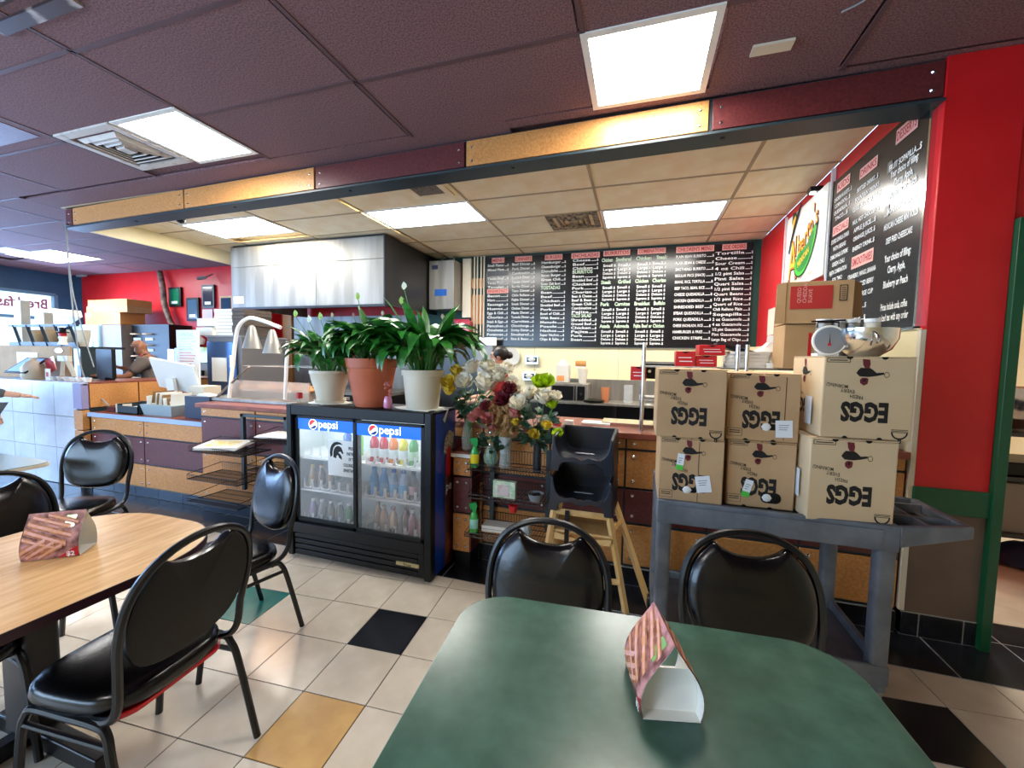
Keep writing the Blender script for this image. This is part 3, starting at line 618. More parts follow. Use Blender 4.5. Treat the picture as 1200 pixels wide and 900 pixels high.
# ================================================================ CHAIRS
def make_chair(label, loc, rz):
    t = thing('banquet_chair', label, 'chair', (0, 0, 0), 0, 'black vinyl banquet chairs')
    # upright hoop
    hp = [(-.175, .12, .405), (-.19, -.02, .405), (-.192, -.15, .41), (-.196, -.2, .46), (-.2, -.215, .56), (-.21, -.235, .66), (-.202, -.255, .76), (-.165, -.272, .84), (-.09, -.283, .89), (0, -.286, .905)]
    hp = hp + [(-x, y, z) for x, y, z in hp[-2::-1]]
    MB().tube(smooth_path(hp, 4), .0125, 8).build('back_frame', m_blackm, t)
    def out(n=9):
        P = [(-.0, -.165), (-.08, -.158), (-.148, -.125), (-.184, -.06), (-.195, .01), (-.188, .08), (-.165, .135), (-.128, .178), (-.108, .19), (-.085, .174), (-.045, .158), (0, .154)]
        return P + [(-x, s) for x, s in P[-2:0:-1]]
    O = [(p.x, p.y) for p in smooth_path([(x, s, 0) for x, s in out()], 3, closed=True)]
    Cc = Vector((0, -.238, .68)); Uv = Vector((0, -.2, .98)).normalized(); Fv = X.cross(Uv) * -1      # Fv faces forward
    if Fv.y < 0: Fv = -Fv
    n = len(O); vs = []; rings = [(1, -.008), (1.0, .01), (.96, .022), (.85, .031), (.6, .037), (.3, .039)]
    for f, d in rings: vs += [Cc + X * x * f + Uv * s * f + Fv * d for x, s in O]
    vs.append(Cc + Fv * .04); fs = []
    for i in range(len(rings) - 1): fs += [(i * n + k, i * n + (k + 1) % n, (i + 1) * n + (k + 1) % n, (i + 1) * n + k) for k in range(n)]
    b = (len(rings) - 1) * n; fs += [(b + k, b + (k + 1) % n, len(vs) - 1) for k in range(n)]
    bk = MB().add(vs, fs); bk.build('backrest', m_blackv, t, smooth=60)
    vs = [Cc + X * x + Uv * s - Fv * .008 for x, s in O] + [Cc + X * x * .94 + Uv * s * .94 - Fv * .014 for x, s in O] + [Cc - Fv * .016]
    MB().add(vs, [(k, (k + 1) % n, n + (k + 1) % n, n + k) for k in range(n)] + [(n + k, n + (k + 1) % n, 2 * n) for k in range(n)]).build('back_shell', m_chairback, t, smooth=60)
    # seat
    SO = []
    for k in range(40):
        a = 2 * math.pi * k / 40; cx, sy_ = math.cos(a), math.sin(a)
        x = .205 * math.copysign(abs(cx) ** .55, cx); y = .2 * math.copysign(abs(sy_) ** .6, sy_)
        SO.append((x * (1 + .06 * (y / .2)), y + .01))
    vs = []; rs = [(.93, .405), (.99, .412), (1.02, .43), (1, .452), (.95, .465), (.8, .473), (.4, .477)]
    for f, z in rs: vs += [(x * f, y * f, z) for x, y in SO]
    vs += [(0, 0, .478)]; m = 40; fs = []
    for i in range(len(rs) - 1): fs += [(i * m + k, i * m + (k + 1) % m, (i + 1) * m + (k + 1) % m, (i + 1) * m + k) for k in range(m)]
    fs += [((len(rs) - 1) * m + k, (len(rs) - 1) * m + (k + 1) % m, len(vs) - 1) for k in range(m)] + [tuple(range(m - 1, -1, -1))]
    MB().add(vs, fs).build('seat', m_blackv, t, smooth=60)
    mb = MB().tube([(-.2, .13, .395), (.2, .13, .395)], .011, 8).tube([(-.2, -.12, .395), (.2, -.12, .395)], .011, 8); mb.build('seat_frame', m_blackm, t)
    for s in (-1, 1):
        MB().tube(smooth_path([(s * .21, .215, .0), (s * .205, .175, .3), (s * .2, .155, .375), (s * .2, .12, .4), (s * .2, 0, .402)], 4), .0125, 8).build('leg', m_blackm, t)
        MB().tube(smooth_path([(s * .215, -.26, .0), (s * .207, -.19, .3), (s * .2, -.165, .375), (s * .2, -.13, .4), (s * .2, 0, .402)], 4), .0125, 8).build('leg', m_blackm, t)
        MB().tube([(s * .204, -.178, .345), (s * .203, .165, .345)], .009, 8).build('stretcher', m_blackm, t)
    t.location = loc; t.rotation_euler.z = rz
    return t
ch0 = make_chair('black vinyl chair at the camera end of the oak table, back turned to us', (-1.6, .89, 0), rad(95))
for a in [o for o in ch0.children]:
    if a.name.startswith('seat') and not a.name.startswith('seat_frame'): pass
chs = [((-2.55, 1.02, 0), rad(-90), 'black chair on the far side of oak table beside its left edge'),
       ((-3.53, 1.62, 0), rad(208), 'black chair standing beyond the oak table near the white tiled counter'),
       ((-1.98, 1.5, 0), rad(165), 'black chair in front of the drinks cooler with blue sheen on its backrest'),
       ((-2.25, .62, 0), rad(-95), 'black chair mostly cut off at bottom left corner under the oak table'),
       ((-.27, 1.10, 0), rad(182), 'black chair tucked behind green table in front of the booster seats'),
       ((.395, 1.235, 0), rad(184), 'black chair tucked behind green table in front of the grey cart')]
for loc, rz, lb in chs: dup(ch0, loc, rz, lb)
MB().prism([(x * .93, y) for x, y in rrect(-.2, .2, -.18, .18, .08)], -.012, (0, 0, .404)).build('red_underside', m_redp, ch0, label='red underside board of the seat')
# ================================================================ TABLES
t = thing('oak_table', 'oak laminate table with dark plum edge and rounded end at left', 'table', (-1.94, .62, 0))
ol = rrect(-.4, .4, -.72, .61, .3, 10)
MB().prism(ol, .028, (0, 0, .722)).build('tabletop', m_wood, t)
MB().prism([(x * 1.008, y * 1.006) for x, y in ol], .03, (0, 0, .7195)).build('edge_band', m_edge, t)
MB().prism(rrect(-.09, .07, -.05, .05, .02), .66, (-.2, .24, .06)).build('pedestal', m_blackm, t)
MB().box(-.24, -.18, -.2, .56, .0, .06).build('foot', m_blackm, t, bevel=.006)
MB().box(-.4, .2, .21, .27, .001, .065).build('foot', m_blackm, t, bevel=.006)
t = thing('green_table', 'green laminate table with pale edge and rounded corners in the foreground', 'table', (.06, .79, 0), rad(4.3))
ol = rrect(-.5, .49, -.38, .385, .13, 8)
MB().prism(ol, .03, (0, 0, .721)).build('tabletop', m_gtop, t)
MB().prism([(x * 1.006, y * 1.008) for x, y in ol], .0275, (0, 0, .7205)).build('edge_band', m_gedge, t)
MB().cyl((0, 0, .04), (0, 0, .72), .04, n=16).build('pedestal', m_blackm, t)
for a in range(4): MB().box(0, .33, -.03, .03, 0, .045, 0, Matrix.Rotation(rad(45 + 90 * a), 4, 'Z')).build('foot', m_blackm, t, bevel=.005)
t = thing('grey_table', 'grey green table with pale edge at the left border by the tiled counter', 'table', (-4.02, 1.16, 0))
MB().prism(rrect(-.4, .38, -.6, .45, .08), .026, (0, 0, .724)).build('tabletop', mat('grey_green_laminate', '5d6f6a', .3), t)
MB().prism(rrect(-.404, .384, -.604, .454, .08), .022, (0, 0, .7235)).build('edge_band', m_pot, t)
MB().cyl((0, 0, .04), (0, 0, .72), .04, n=16).build('pedestal', m_blackm, t); MB().box(-.3, .3, -.04, .04, 0, .04).box(-.04, .04, -.3, .3, 0, .04).build('foot', m_blackm, t)
# table tents
m_churro = mat('churro_picture', '5e2a22', .5, col2='c58a86', scale=22, detail=5, lo=.4, hi=.6)
m_ch1 = mat('churro_brown', '9a5430', .5, col2='c07a50', scale=60); m_ch2 = mat('churro_light', 'd89a70', .5, col2='e0a8a0', scale=50)
def tent(label, loc, rz, L_=.15, W=.115, H_=.16):
    t = thing('table_tent', label, 'table card', loc, rz, 'folded churro picture cards')
    n = 12; prof = [(W / 2 * math.cos(k / n * math.pi / 2) * (1 + .28 * math.sin(k / n * math.pi)) , H_ * k / n) for k in range(n + 1)]
    prof[-1] = (.0, H_)
    def side(s, off):
        vs = []; 
        for x, z in prof: vs += [(s * max(x + off, 0), -L_ / 2, z), (s * max(x + off, 0), L_ / 2, z)]
        fs = [(2 * k, 2 * k + 1, 2 * k + 3, 2 * k + 2) if s > 0 else (2 * k, 2 * k + 2, 2 * k + 3, 2 * k + 1) for k in range(n)]
        return vs, fs
    for s in (-1, 1):
        vs, fs = side(s, 0); pnl = MB().add(vs, fs).build('printed_side', m_churro, t)
        vs, fs = side(s, -.0015); MB().add(vs, fs).build('lining', m_paper, pnl)
        # sloping red corner with the price
        cor = MB(); k0 = 3
        vs = []
        for k in range(k0 + 1): x, z = prof[k]; vs += [(s * (x + .0007), s * (L_ / 2 - .001), z + .001), (s * (x + .0007), s * (L_ / 2 - .055 * (1 - k / k0) - .004), z + .001)]
        cor.add(vs, [(2 * k, 2 * k + 1, 2 * k + 3, 2 * k + 2) for k in range(k0)]).build('red_corner', m_redp, pnl)
        MB().text('$2', (s * (prof[1][0] + .003), s * (L_ / 2 - .033), .006), (0, s, 0), Z, .022, 1, .03).build('price', m_white, pnl)
        def sp(v, u):
            q = max(0, min(n, u * n)); k_ = min(n - 1, int(q)); f_ = q - k_; x = prof[k_][0] * (1 - f_) + prof[k_ + 1][0] * f_; return Vector((s * (x + .0011), s * (L_ * (v - .5)), H_ * u))
        for (v0, u0, v1, u1, w_) in ((.02, .66, .78, .34, .13), (.04, .8, .86, .5, .12), (.1, .92, .8, .68, .1), (.35, .95, .92, .76, .09), (.02, .5, .6, .26, .1), (.02, .2, .42, .46, .16), (.1, .07, .58, .4, .16), (.3, .05, .72, .33, .15)):
            for q, mm in ((1, m_ch1), (.45, m_ch2)):
                vs = []
                for k in range(7):
                    f_ = k / 6; a_ = v0 + (v1 - v0) * f_; b_ = u0 + (u1 - u0) * f_; e = (.0004 if q < 1 else 0)
                    for g in (-1, 1): p_ = sp(a_, max(.01, min(.97, b_ + g * w_ * q * .5))); p_.x += s * e; vs.append(p_)
                MB().add(vs, [(2 * k, 2 * k + 1, 2 * k + 3, 2 * k + 2) for k in range(6)]).build('printed_churro', mm, pnl)
        gv = []
        for k in (8, 9, 10, 11): x, z = prof[k]; gv += [(s * (x + .0008), s * (L_ * .18), z), (s * (x + .0008), s * (L_ * .36), z)]
        MB().add(gv, [(2 * k, 2 * k + 1, 2 * k + 3, 2 * k + 2) for k in range(3)]).build('green_garnish', drink('7fae4a'), pnl)
    MB().box(-W / 2, W / 2, -L_ / 2, L_ / 2, 0, .0015).build('base_flap', m_paper, t)
    vs = [(-x * .96, -L_ / 2 + .035 * (1 - abs(z / H_ - .3)), z) for x, z in prof[:8]] + [(x * .96, -L_ / 2 + .035 * (1 - abs(z / H_ - .3)), z) for x, z in prof[:8]]
    MB().add(vs, [(k, k + 1, 8 + k + 1, 8 + k) for k in range(7)]).build('end_flap', m_paper, t)
    return t
tent('folded churro picture card standing on the green table, open end to us', (.072, .915, .752), rad(14))
tent('folded churro picture card standing on the oak table, price side to us', (-1.97, .875, .752), rad(-52), .155, .1, .15)
# ================================================================ CART
CT = .83
t = thing('utility_cart', 'grey two shelf utility cart carrying the egg boxes', 'cart', (.57, 2.22, 0))
cx0, cx1, cy0, cy1 = .105, 1.015, 1.955, 2.50
wbuild(MB().box(cx0 + .02, cx1 - .02, cy0 + .02, cy1 - .02, CT - .035, CT - .02), 'top_tray', m_cartg, t)
for a in ((cx0, cx1, cy0, cy0 + .03), (cx0, cx1, cy1 - .03, cy1), (cx0, cx0 + .03, cy0 + .03, cy1 - .03), (cx1 - .03, cx1, cy0 + .03, cy1 - .03)): wbuild(MB().box(*a, CT - .095, CT + .012), 'tray_rim', m_cartg, t, bevel=.004)
for y in (cy0 + .006, ): wbuild(MB().box(cx0 + .05, cx1 - .06, y - .014, y, CT - .085, CT - .006), 'front_apron', m_cartg, t)
for x in (cx0 + .002, cx1 - .066):
    for y in (cy0 + .004, cy1 - .066):
        wbuild(MB().prism(rrect(x, x + .064, y, y + .062, .014, 3), CT - .23, (0, 0, .14)), 'leg', m_cartg, t)
        wbuild(MB().lathe([(.0, -.045), (.045, -.04), (.05, 0), (.045, .04), (0, .045)], 14, M=Matrix.Translation((x + .032, y + .03, .05)) @ Matrix.Rotation(rad(90), 4, 'Y')), 'caster', m_black, t)
        wbuild(MB().box(x + .01, x + .054, y + .01, y + .05, .07, .145), 'caster_fork', m_steel, t)
wbuild(MB().box(cx0 + .015, cx1 - .015, cy0 + .015, cy1 - .015, .2, .215), 'bottom_tray', m_cartg, t)
for a in ((cx0, cx1, cy0, cy0 + .025), (cx0, cx1, cy1 - .025, cy1), (cx0, cx0 + .025, cy0 + .025, cy1 - .025), (cx1 - .025, cx1, cy0 + .025, cy1 - .025)): wbuild(MB().box(*a, .17, .255), 'bottom_rim', m_cartg, t, bevel=.006)
# handle end with small compartments
hx = 1.30
wbuild(MB().hexa([(cx1, cy0 + .02, CT - .07), (hx - .06, cy0 + .1, CT - .045), (hx - .06, cy1 - .1, CT - .045), (cx1, cy1 - .02, CT - .07), (cx1, cy0 + .02, CT - .055), (hx - .06, cy0 + .1, CT - .03), (hx - .06, cy1 - .1, CT - .03), (cx1, cy1 - .02, CT - .055)]), 'handle_floor', m_black, t)
def rail(p, q, name='handle_rail', r=.013): wbuild(MB().tube([p, q], r, 8, flat=2.0), name, m_cartg, t)
for s in (-1, 1): pass
wbuild(MB().hexa([(cx1, cy0, CT - .075), (hx, cy0 + .1, CT - .04), (hx, cy0 + .125, CT - .04), (cx1, cy0 + .025, CT - .075), (cx1, cy0, CT + .012), (hx, cy0 + .1, CT + .012), (hx, cy0 + .125, CT + .012), (cx1, cy0 + .025, CT + .012)]), 'handle_side', m_cartg, t, bevel=.006)
wbuild(MB().hexa([(cx1, cy1 - .025, CT - .075), (hx, cy1 - .125, CT - .04), (hx, cy1 - .1, CT - .04), (cx1, cy1, CT - .075), (cx1, cy1 - .025, CT + .012), (hx, cy1 - .125, CT + .012), (hx, cy1 - .1, CT + .012), (cx1, cy1, CT + .012)]), 'handle_side', m_cartg, t, bevel=.006)
wbuild(MB().box(hx - .035, hx, cy0 + .1, cy1 - .1, CT - .03, CT + .012), 'handle_grip', m_cartg, t, bevel=.008)
for f in (.33, .66): wbuild(MB().box(cx1, hx - .02, cy0 + (cy1 - cy0) * f - .006, cy0 + (cy1 - cy0) * f + .006, CT - .06, CT + .008), 'divider', m_cartg, t)
wbuild(MB().box(cx1 + .12, cx1 + .132, cy0 + .05, cy1 - .05, CT - .06, CT + .006), 'divider', m_cartg, t)
# ================================================================ EGG BOXES
m_cardB = mat('egg_box_cardboard', 'b9946a', .75, col2='c3a076', scale=3)
m_cardL = mat('pale_egg_box_cardboard', 'd0b48c', .75, col2='d6bd97', scale=3)
m_maroonp = mat('maroon_print', '6e2028', .7); m_stick = mat('sticker_white', 'e9ecee', .5); m_gst = mat('sticker_green', '55c844', .5)
def egg_print(mb, red, w_, h_, O, Rv, Uv, sc=1.0, semi=True, stamp=True):
    # everything printed upside down: the sheet frame (Rv, Uv) is the turned one, origin = top right as we see it
    def P(u, v): return O + Rv * u * w_ + Uv * v * h_
    mb.text('EGGS', P(.5, .56), Rv, Uv, 0.0, 1, .0, 'C') if False else mb.text('EGGS', P(.52, .565), Rv, Uv, .105 * sc, 1, .05, 'C', fit=.52 * w_)
    for s_, u, v, ww in (('FRESH', .62, .47, .15), ('EVERY', .72, .40, .16), ('MORNING!', .84, .335, .25)): mb.text(s_, P(u, v), (Rv + Uv * -.12).normalized(), Uv, .021 * sc, 1, .006, 'C', fit=ww * w_)
    def blob(m, u, v, a, b, n=10): m.add([P(u + a * math.cos(k * 2 * math.pi / n), v + b * math.sin(k * 2 * math.pi / n)) for k in range(n)], [tuple(range(n))])
    def poly(m, pts): m.add([P(u, v) for u, v in pts], [tuple(range(len(pts)))])
    # little farmer figure: cap, face outline, dark sleeve and an egg in the hand
    poly(red, [(.50, .035), (.58, .03), (.57, .1), (.55, .135), (.5, .14), (.49, .09)]); poly(mb, [(.48, .14), (.6, .135), (.6, .15), (.48, .158)])
    poly(mb, [(.47, .15), (.61, .15), (.64, .2), (.6, .24), (.5, .245), (.42, .232), (.34, .212), (.34, .188), (.42, .195)]); 
    poly(red, [(.5, .27), (.52, .255), (.57, .255), (.595, .28), (.59, .32), (.55, .35), (.51, .33)]); blob(mb, .545, .285, .018, .02)
    n = 12; ring = [(P(.31 + .03 * math.cos(k * 2 * math.pi / n), .215 + .035 * math.sin(k * 2 * math.pi / n)), P(.31 + .024 * math.cos(k * 2 * math.pi / n), .215 + .028 * math.sin(k * 2 * math.pi / n))) for k in range(n)]
    mb.add([p for a in ring for p in a], [(2 * k, 2 * ((k + 1) % n), 2 * ((k + 1) % n) + 1, 2 * k + 1) for k in range(n)])
    if stamp:
        for a, b, c_, d_ in ((.71, .97, .02, .027), (.71, .97, .068, .075), (.71, .717, .02, .075), (.963, .97, .02, .075), (.74, .94, .042, .054)): poly(mb, [(a, c_), (b, c_), (b, d_), (a, d_)])
    if semi:
        n = 12; c0 = (.13, .9)
        arc = [(c0[0] + .09 * math.cos(math.pi * k / n), c0[1] + .085 * math.sin(math.pi * k / n)) for k in range(n + 1)]; arc2 = [(c0[0] + .072 * math.cos(math.pi * k / n), c0[1] + .066 * math.sin(math.pi * k / n)) for k in range(n + 1)]
        vs = []
        for a, b in zip(arc, arc2): vs += [P(a[0], a[1]), P(b[0], b[1])]
        mb.add(vs, [(2 * k, 2 * k + 2, 2 * k + 3, 2 * k + 1) for k in range(n)])
        for v0 in (.865, .88, .895): poly(mb, [(.04, v0), (.22, v0), (.22, v0 + .007), (.04, v0 + .007)])
        mb.text('R', P(.13, .965), Rv, Uv, .03 * sc, 1, .02, 'C')
    else:
        for a, b, c_, d_ in ((.77, .98, .82, .826), (.77, .98, .935, .94), (.77, .776, .82, .94), (.974, .98, .82, .94), (.8, .95, .85, .862), (.8, .95, .88, .892)): poly(mb, [(a, c_), (b, c_), (b, d_), (a, d_)])
def eggbox(label, loc, rz, w_, d_, h_, m, semi=True, hole=None, top=False, side=False, stickers=(), seam=None, holes_top=True):
    t = thing('egg_box', label, 'box', loc, rz, 'egg boxes stacked on the cart')
    MB().box(-w_ / 2, w_ / 2, 0, d_, 0, h_ - .005).build('carton', m, t, bevel=.005)
    for s in (-1, 1): MB().hexa([(s * w_ / 2 if s < 0 else .003, .004, h_ - .004), (-.003 if s < 0 else w_ / 2, .004, h_ - .004), (-.003 if s < 0 else w_ / 2, d_ - .004, h_ - .004), (s * w_ / 2 if s < 0 else .003, d_ - .004, h_ - .004), (-w_ / 2 if s < 0 else .003, .004, h_), (-.003 if s < 0 else w_ / 2, .004, h_), (-.003 if s < 0 else w_ / 2, d_ - .004, h_ + (.004 if top else 0)), (-w_ / 2 if s < 0 else .003, d_ - .004, h_)]).build('top_flap', m, t)
    mb = MB(); red = MB(); O = Vector((w_ / 2, -.0012, h_)); egg_print(mb, red, w_, h_, O, -X, -Z, 1.0, semi, True)
    if seam: mb.box(seam * w_ - .001, seam * w_ + .001, -.0016, -.0005, .01, h_ * .95)
    mb.build('black_print', m_print, t, label='upside down black EGGS print', kind='stuff'); red.build('maroon_print', m_maroonp, t, kind='stuff')
    mb = MB()
    for u in (.28, .66):
        mb.add([(u * w_ - w_ / 2 + .012 * math.cos(a * math.pi / 6), -.0022, h_ - .001 - .011 * math.sin(a * math.pi / 6)) for a in range(7)], [tuple(range(7))])
        mb.add([(u * w_ - w_ / 2 + .01 * math.cos(a * math.pi / 6), -.0022, .001 + .009 * math.sin(a * math.pi / 6)) for a in range(6, -1, -1)], [tuple(range(7))])
    mb.build('vent_notches', m_black, t, kind='stuff')
    if hole:
        hx_, hz, hw, hh = hole
        MB().prism([(a, b) for a, b in rrect(hx_ - hw, hx_ + hw, hz - hh, hz + hh, hh * .9, 4)], .0012, (0, -.0004, 0), X, Z).build('hand_hole', m_black, t)
        MB().lathe([(0, -.02), (.014, -.012), (.018, 0), (.014, .012), (0, .02)], 10, M=Matrix.Translation((hx_ - hw * .4, -.002, hz)) @ Matrix.Rotation(rad(90), 4, 'Y') @ Matrix.Scale(.25, 4, Y)).build('egg_tray_peek', m_paper, t)
    if side:
        mb = MB(); red = MB(); O = Vector((-w_ / 2 - .0012, 0.03, h_)); egg_print(mb, red, d_ * .85, h_, O, Y, -Z, .8, False, False)
        mb.build('side_print', m_print, t, kind='stuff'); red.build('side_maroon_print', m_maroonp, t, kind='stuff')
        MB().prism(rrect(.06, .12, .09, .13, .015, 3), .0012, (-w_ / 2 - .001, d_ * .0 + .03, 0), Y, Z).build('side_hand_hole', m_black, t)
    for (sx, sz, sw, sh, ang, green) in stickers:
        M = Matrix.Translation((sx, -.003, sz)) @ Matrix.Rotation(rad(ang), 4, 'Y')
        s_ = MB().box(-sw / 2, sw / 2, -.001, .001, -sh / 2, sh / 2, 0, M).build('label_sticker', m_stick, t)
        if green: MB().box(-sw / 2, sw / 2, -.0018, .0, -sh / 2, -sh * .2, 0, M).build('green_end', m_gst, s_)
        mbt = MB()
        for q in range(3): mbt.box(-sw * .3, sw * .3 - q * .004, -.0018, 0, sh * (.2 - q * .13), sh * (.2 - q * .13) + .003, 0, M)
        mbt.build('sticker_text', m_greyp, s_)
    return t
eggbox('egg box at the lower left of the cart with white and green stickers', (.243, 1.985, CT + .001), 0, .272, .33, .30, m_cardB, False, (.0, .062, .03, .012), stickers=((-.045, .19, .03, .075, 6, True), (.055, .095, .062, .075, -10, False)), seam=.12)
eggbox('upper left egg box with a round emblem at its lower right corner', (.23, 1.975, CT + .303), 0, .288, .33, .312, m_cardB, True, top=True)
eggbox('lower middle egg box with torn hand hole and green ended sticker', (.535, 2.03, CT + .001), 0, .27, .3, .30, m_cardB, False, (.045, .05, .04, .024), stickers=((-.05, .085, .032, .08, 14, True),))
eggbox('upper middle egg box with a white sheet at its lower right', (.53, 2.03, CT + .303), rad(1), .285, .3, .30, m_cardB, False, (.03, .065, .035, .014), top=True, stickers=((.085, .06, .065, .075, -3, False),), seam=.3)
eggbox('lower right egg box with a big EGGS print and pale left side', (.845, 1.965, CT + .001), rad(5), .31, .3, .345, m_cardL, True, side=True, top=False)
eggbox('topmost right egg box below the kitchen scale', (.885, 1.985, CT + .348), rad(3), .315, .3, .335, m_cardL, True, side=True, top=False)
for lb, x, y, z, in (('upright white address label on left face of the lower right egg box', .676, 2.04, CT + .14), ('upright white address label on left face of topmost right egg box', .713, 2.07, CT + .45)):
    tag(MB().box(-.0015, 0, -.035, .035, -.06, .06).build('address_label', m_stick, loc=(x, y, z)), lb, 'label')
# ---- scale, bowl, tubs, cheese box
t = thing('kitchen_scale', 'white round dial kitchen scale with black tray frame on the egg box', 'scale', (.80, 2.17, CT + .686))
MB().lathe([(0, .037), (.064, .037), (.067, .033), (.06, .01), (0, .0)], 28, M=Matrix.Translation((0, 0, .068)) @ Matrix.Rotation(rad(90), 4, 'X')).build('dial_housing', mat('ivory_enamel', 'f7f4ea', .6), t)
MB().lathe([(.056, .0365), (.058, .0375), (.056, .0382)], 28, M=Matrix.Translation((0, 0, .068)) @ Matrix.Rotation(rad(90), 4, 'X')).build('dial_ring', m_greyp, t)
MB().add([(-.002, -.0385, .06), (.002, -.0385, .06), (0, -.0385, .105)], [(0, 1, 2)]).build('needle', m_black, t)
MB().add([(-.008, -.0384, .045), (.008, -.0384, .045), (0, -.0384, .068)], [(0, 1, 2)]).build('red_mark', m_redp, t)
mb = MB().tube([(-.04, -.01, .125), (-.04, -.01, .15), (.04, -.01, .15), (.04, -.01, .125)], .004, 6).tube([(-.07, -.03, .152), (.06, -.02, .158)], .004, 6); mb.build('tray_frame', m_black, t)
MB().box(-.04, .04, -.03, .04, 0, .012).build('foot', m_white, t)
t = thing('mixing_bowl', 'shiny steel mixing bowl with handle beside the kitchen scale', 'bowl', (.945, 2.17, CT + .686))
MB().lathe([(.05, 0), (.09, .03), (.11, .075), (.112, .12), (.108, .12), (.105, .075), (.08, .035), (0, .015)], 28).build('bowl', m_chrome, t)
MB().tube(smooth_path([(-.02, -.112, .1), (-.02, -.14, .08), (-.02, -.14, .05), (-.02, -.1, .035)], 4), .005, 8).build('handle', m_chrome, t)
for k, (x, y) in enumerate(((.83, 2.27), (.89, 2.28), (.95, 2.29), (1.01, 2.27))):
    t = thing('condiment_tub', ['leftmost white topped jar behind the kitchen scale', 'second white topped jar behind the steel bowl', 'third white topped jar behind the steel bowl', 'rightmost white topped jar behind the steel bowl'][k], 'jar', (x + (.01 if k == 3 else 0), y + .02, CT + .686), 0, 'white topped jars on the egg box')
    MB().lathe([(.026, 0), (.03, .005), (.03, .155), (.024, .16)], 14).build('body', (m_steel, m_pot)[k == 3], t); MB().lathe([(.03, .159), (.031, .175), (.0, .176)], 14).build('lid', m_white, t)
t = thing('cheese_box', 'opened cardboard box with a red cheese label and raised flaps', 'box', (.93, 2.73, 1.70), rad(-3))
MB().box(-.155, .155, -.1, .12, 0, .23).build('carton', m_card, t, bevel=.003)
MB().prism([(-.155, 0), (-.205, .0), (-.2, .22), (-.155, .23)], .004, (0, -.1, 0), X, Z).build('side_flap', m_card, t)
MB().hexa([(.155, -.1, .04), (.21, -.06, .04), (.215, .1, .04), (.16, .12, .04), (.155, -.1, .22), (.2, -.06, .22), (.205, .1, .22), (.16, .12, .22)]).build('side_flap', m_cardd, t)
l_ = MB().box(-.135, .06, -.1022, -.1, .08, .205).build('red_label', mat('cheese_label_red', 'b42a22', .6), t)
mb = MB()
for k, s_ in enumerate(('QUESO', 'CHEDDAR', 'SUAVE')): mb.text(s_, (-.085 + k * .026, -.103, .112), Z, -X, .026, 1, .01)
mb.build('label_lettering', mat('pale_pink_print', 'e0958a', .7), l_)
mb = MB().box(.09, .125, -.1022, -.101, .12, .205).build('barcode_frame', m_print, t); MB().box(.094, .121, -.103, -.102, .125, .2).build('barcode_field', m_card, t)
mb = MB()
for k in range(9): mb.box(.097, .118, -.1036, -.1028, .13 + k * .0075, .133 + k * .0075)
mb.build('barcode', m_print, t)
t = thing('lower_carton', 'cardboard box under the red labelled cheese box', 'box', (.86, 2.73, 1.45)); MB().box(-.085, .225, -.09, .11, 0, .245).build('carton', m_card, t, bevel=.003); MB().box(.03, .045, -.0915, -.09, .04, .2).build('red_stripe', m_redp, t)
# ---- steel rack behind the boxes
t = thing('steel_rack', 'chrome posted steel rack standing on the counter behind the egg boxes', 'rack', (.67, 2.9, 1.016))
for x, h in ((-.64, .58), (-.1, .57), (-.05, .57), (.32, .42), (.68, .42)): MB().cyl((x, -.14, 0), (x, -.14, h), .013, n=12).build('post', m_chrome, t)
for x in (-.64, .68): MB().cyl((x, .22, 0), (x, .22, .5), .013, n=12).build('post', m_chrome, t)
for z in (.2, .42): MB().box(-.66, .7, -.15, .24, z, z + .012).build('shelf', m_steel, t, bevel=.003)
RZ = 1.016 + .433
def rbox(label, x, y, z, w_, d_, h_, rz=0):
    t = thing('red_box', label, 'box', (x, y, z), rad(rz), 'red glove boxes on the steel rack')
    MB().box(-w_ / 2, w_ / 2, -d_ / 2, d_ / 2, 0, h_).build('carton', m_redp, t, bevel=.002); MB().box(-w_ * .35, w_ * .3, -d_ / 2 - .001, -d_ / 2, h_ * .55, h_ * .6).box(-w_ * .3, w_ * .35, -d_ / 2 - .001, -d_ / 2, h_ * .3, h_ * .36).build('white_print', m_white, t)
    MB().prism([(-.025, 0), (.0, -.012), (.025, 0)], .001, (0, -d_ / 2 - .001, h_ - .002), X, Z).build('opening', m_black, t)
rbox('red box leaning against the steel rack post, left of the black oven', .0, 2.84, 1.35, .1, .1, .09, 0)
rbox('left red glove box on the steel rack', .28, 2.84, RZ, .115, .12, .095)
rbox('red glove box at the bottom right of the red pile', .405, 2.85, RZ, .12, .1, .07)
rbox('topmost red glove box of the red pile', .43, 2.85, RZ + .072, .15, .11, .065, 4)
t = thing('toaster_oven', 'black and steel small oven behind the top left egg box', 'oven', (.13, 2.95, 1.36)); MB().box(-.09, .12, -.1, .12, 0, .1).build('body', m_black, t, bevel=.004); MB().box(-.09, .12, -.1, .12, .1, .115).build('top', m_steel, t); MB().cyl((-.06, -.115, .05), (-.06, -.1, .05), .01).build('knob', m_chrome, t)
m_foam = mat('foam_tray', 'cfccc3', .6)
for k in range(5):
    t = MB().prism(rrect(-.12, .12, -.09, .09, .03, 4), .018).build('foam_tray', m_foam, loc=(.64 + k * .004, 2.92, RZ + k * .02)); t.rotation_euler.z = rad(3 * k - 6); tag(t, ['lowest', 'second lowest', 'middle', 'fourth', 'topmost'][k] + ' pale foam tray of the pile right of the red boxes', 'tray', 'pale foam trays right of the red boxes')
t = MB().prism(rrect(-.14, .12, -.07, .07, .02, 3), .02).build('tilted_lid', m_black, loc=(.6, 2.92, RZ + .1)); t.rotation_euler = (0, rad(14), 0); tag(t, 'black lid tilted on top of the foam trays', 'lid')
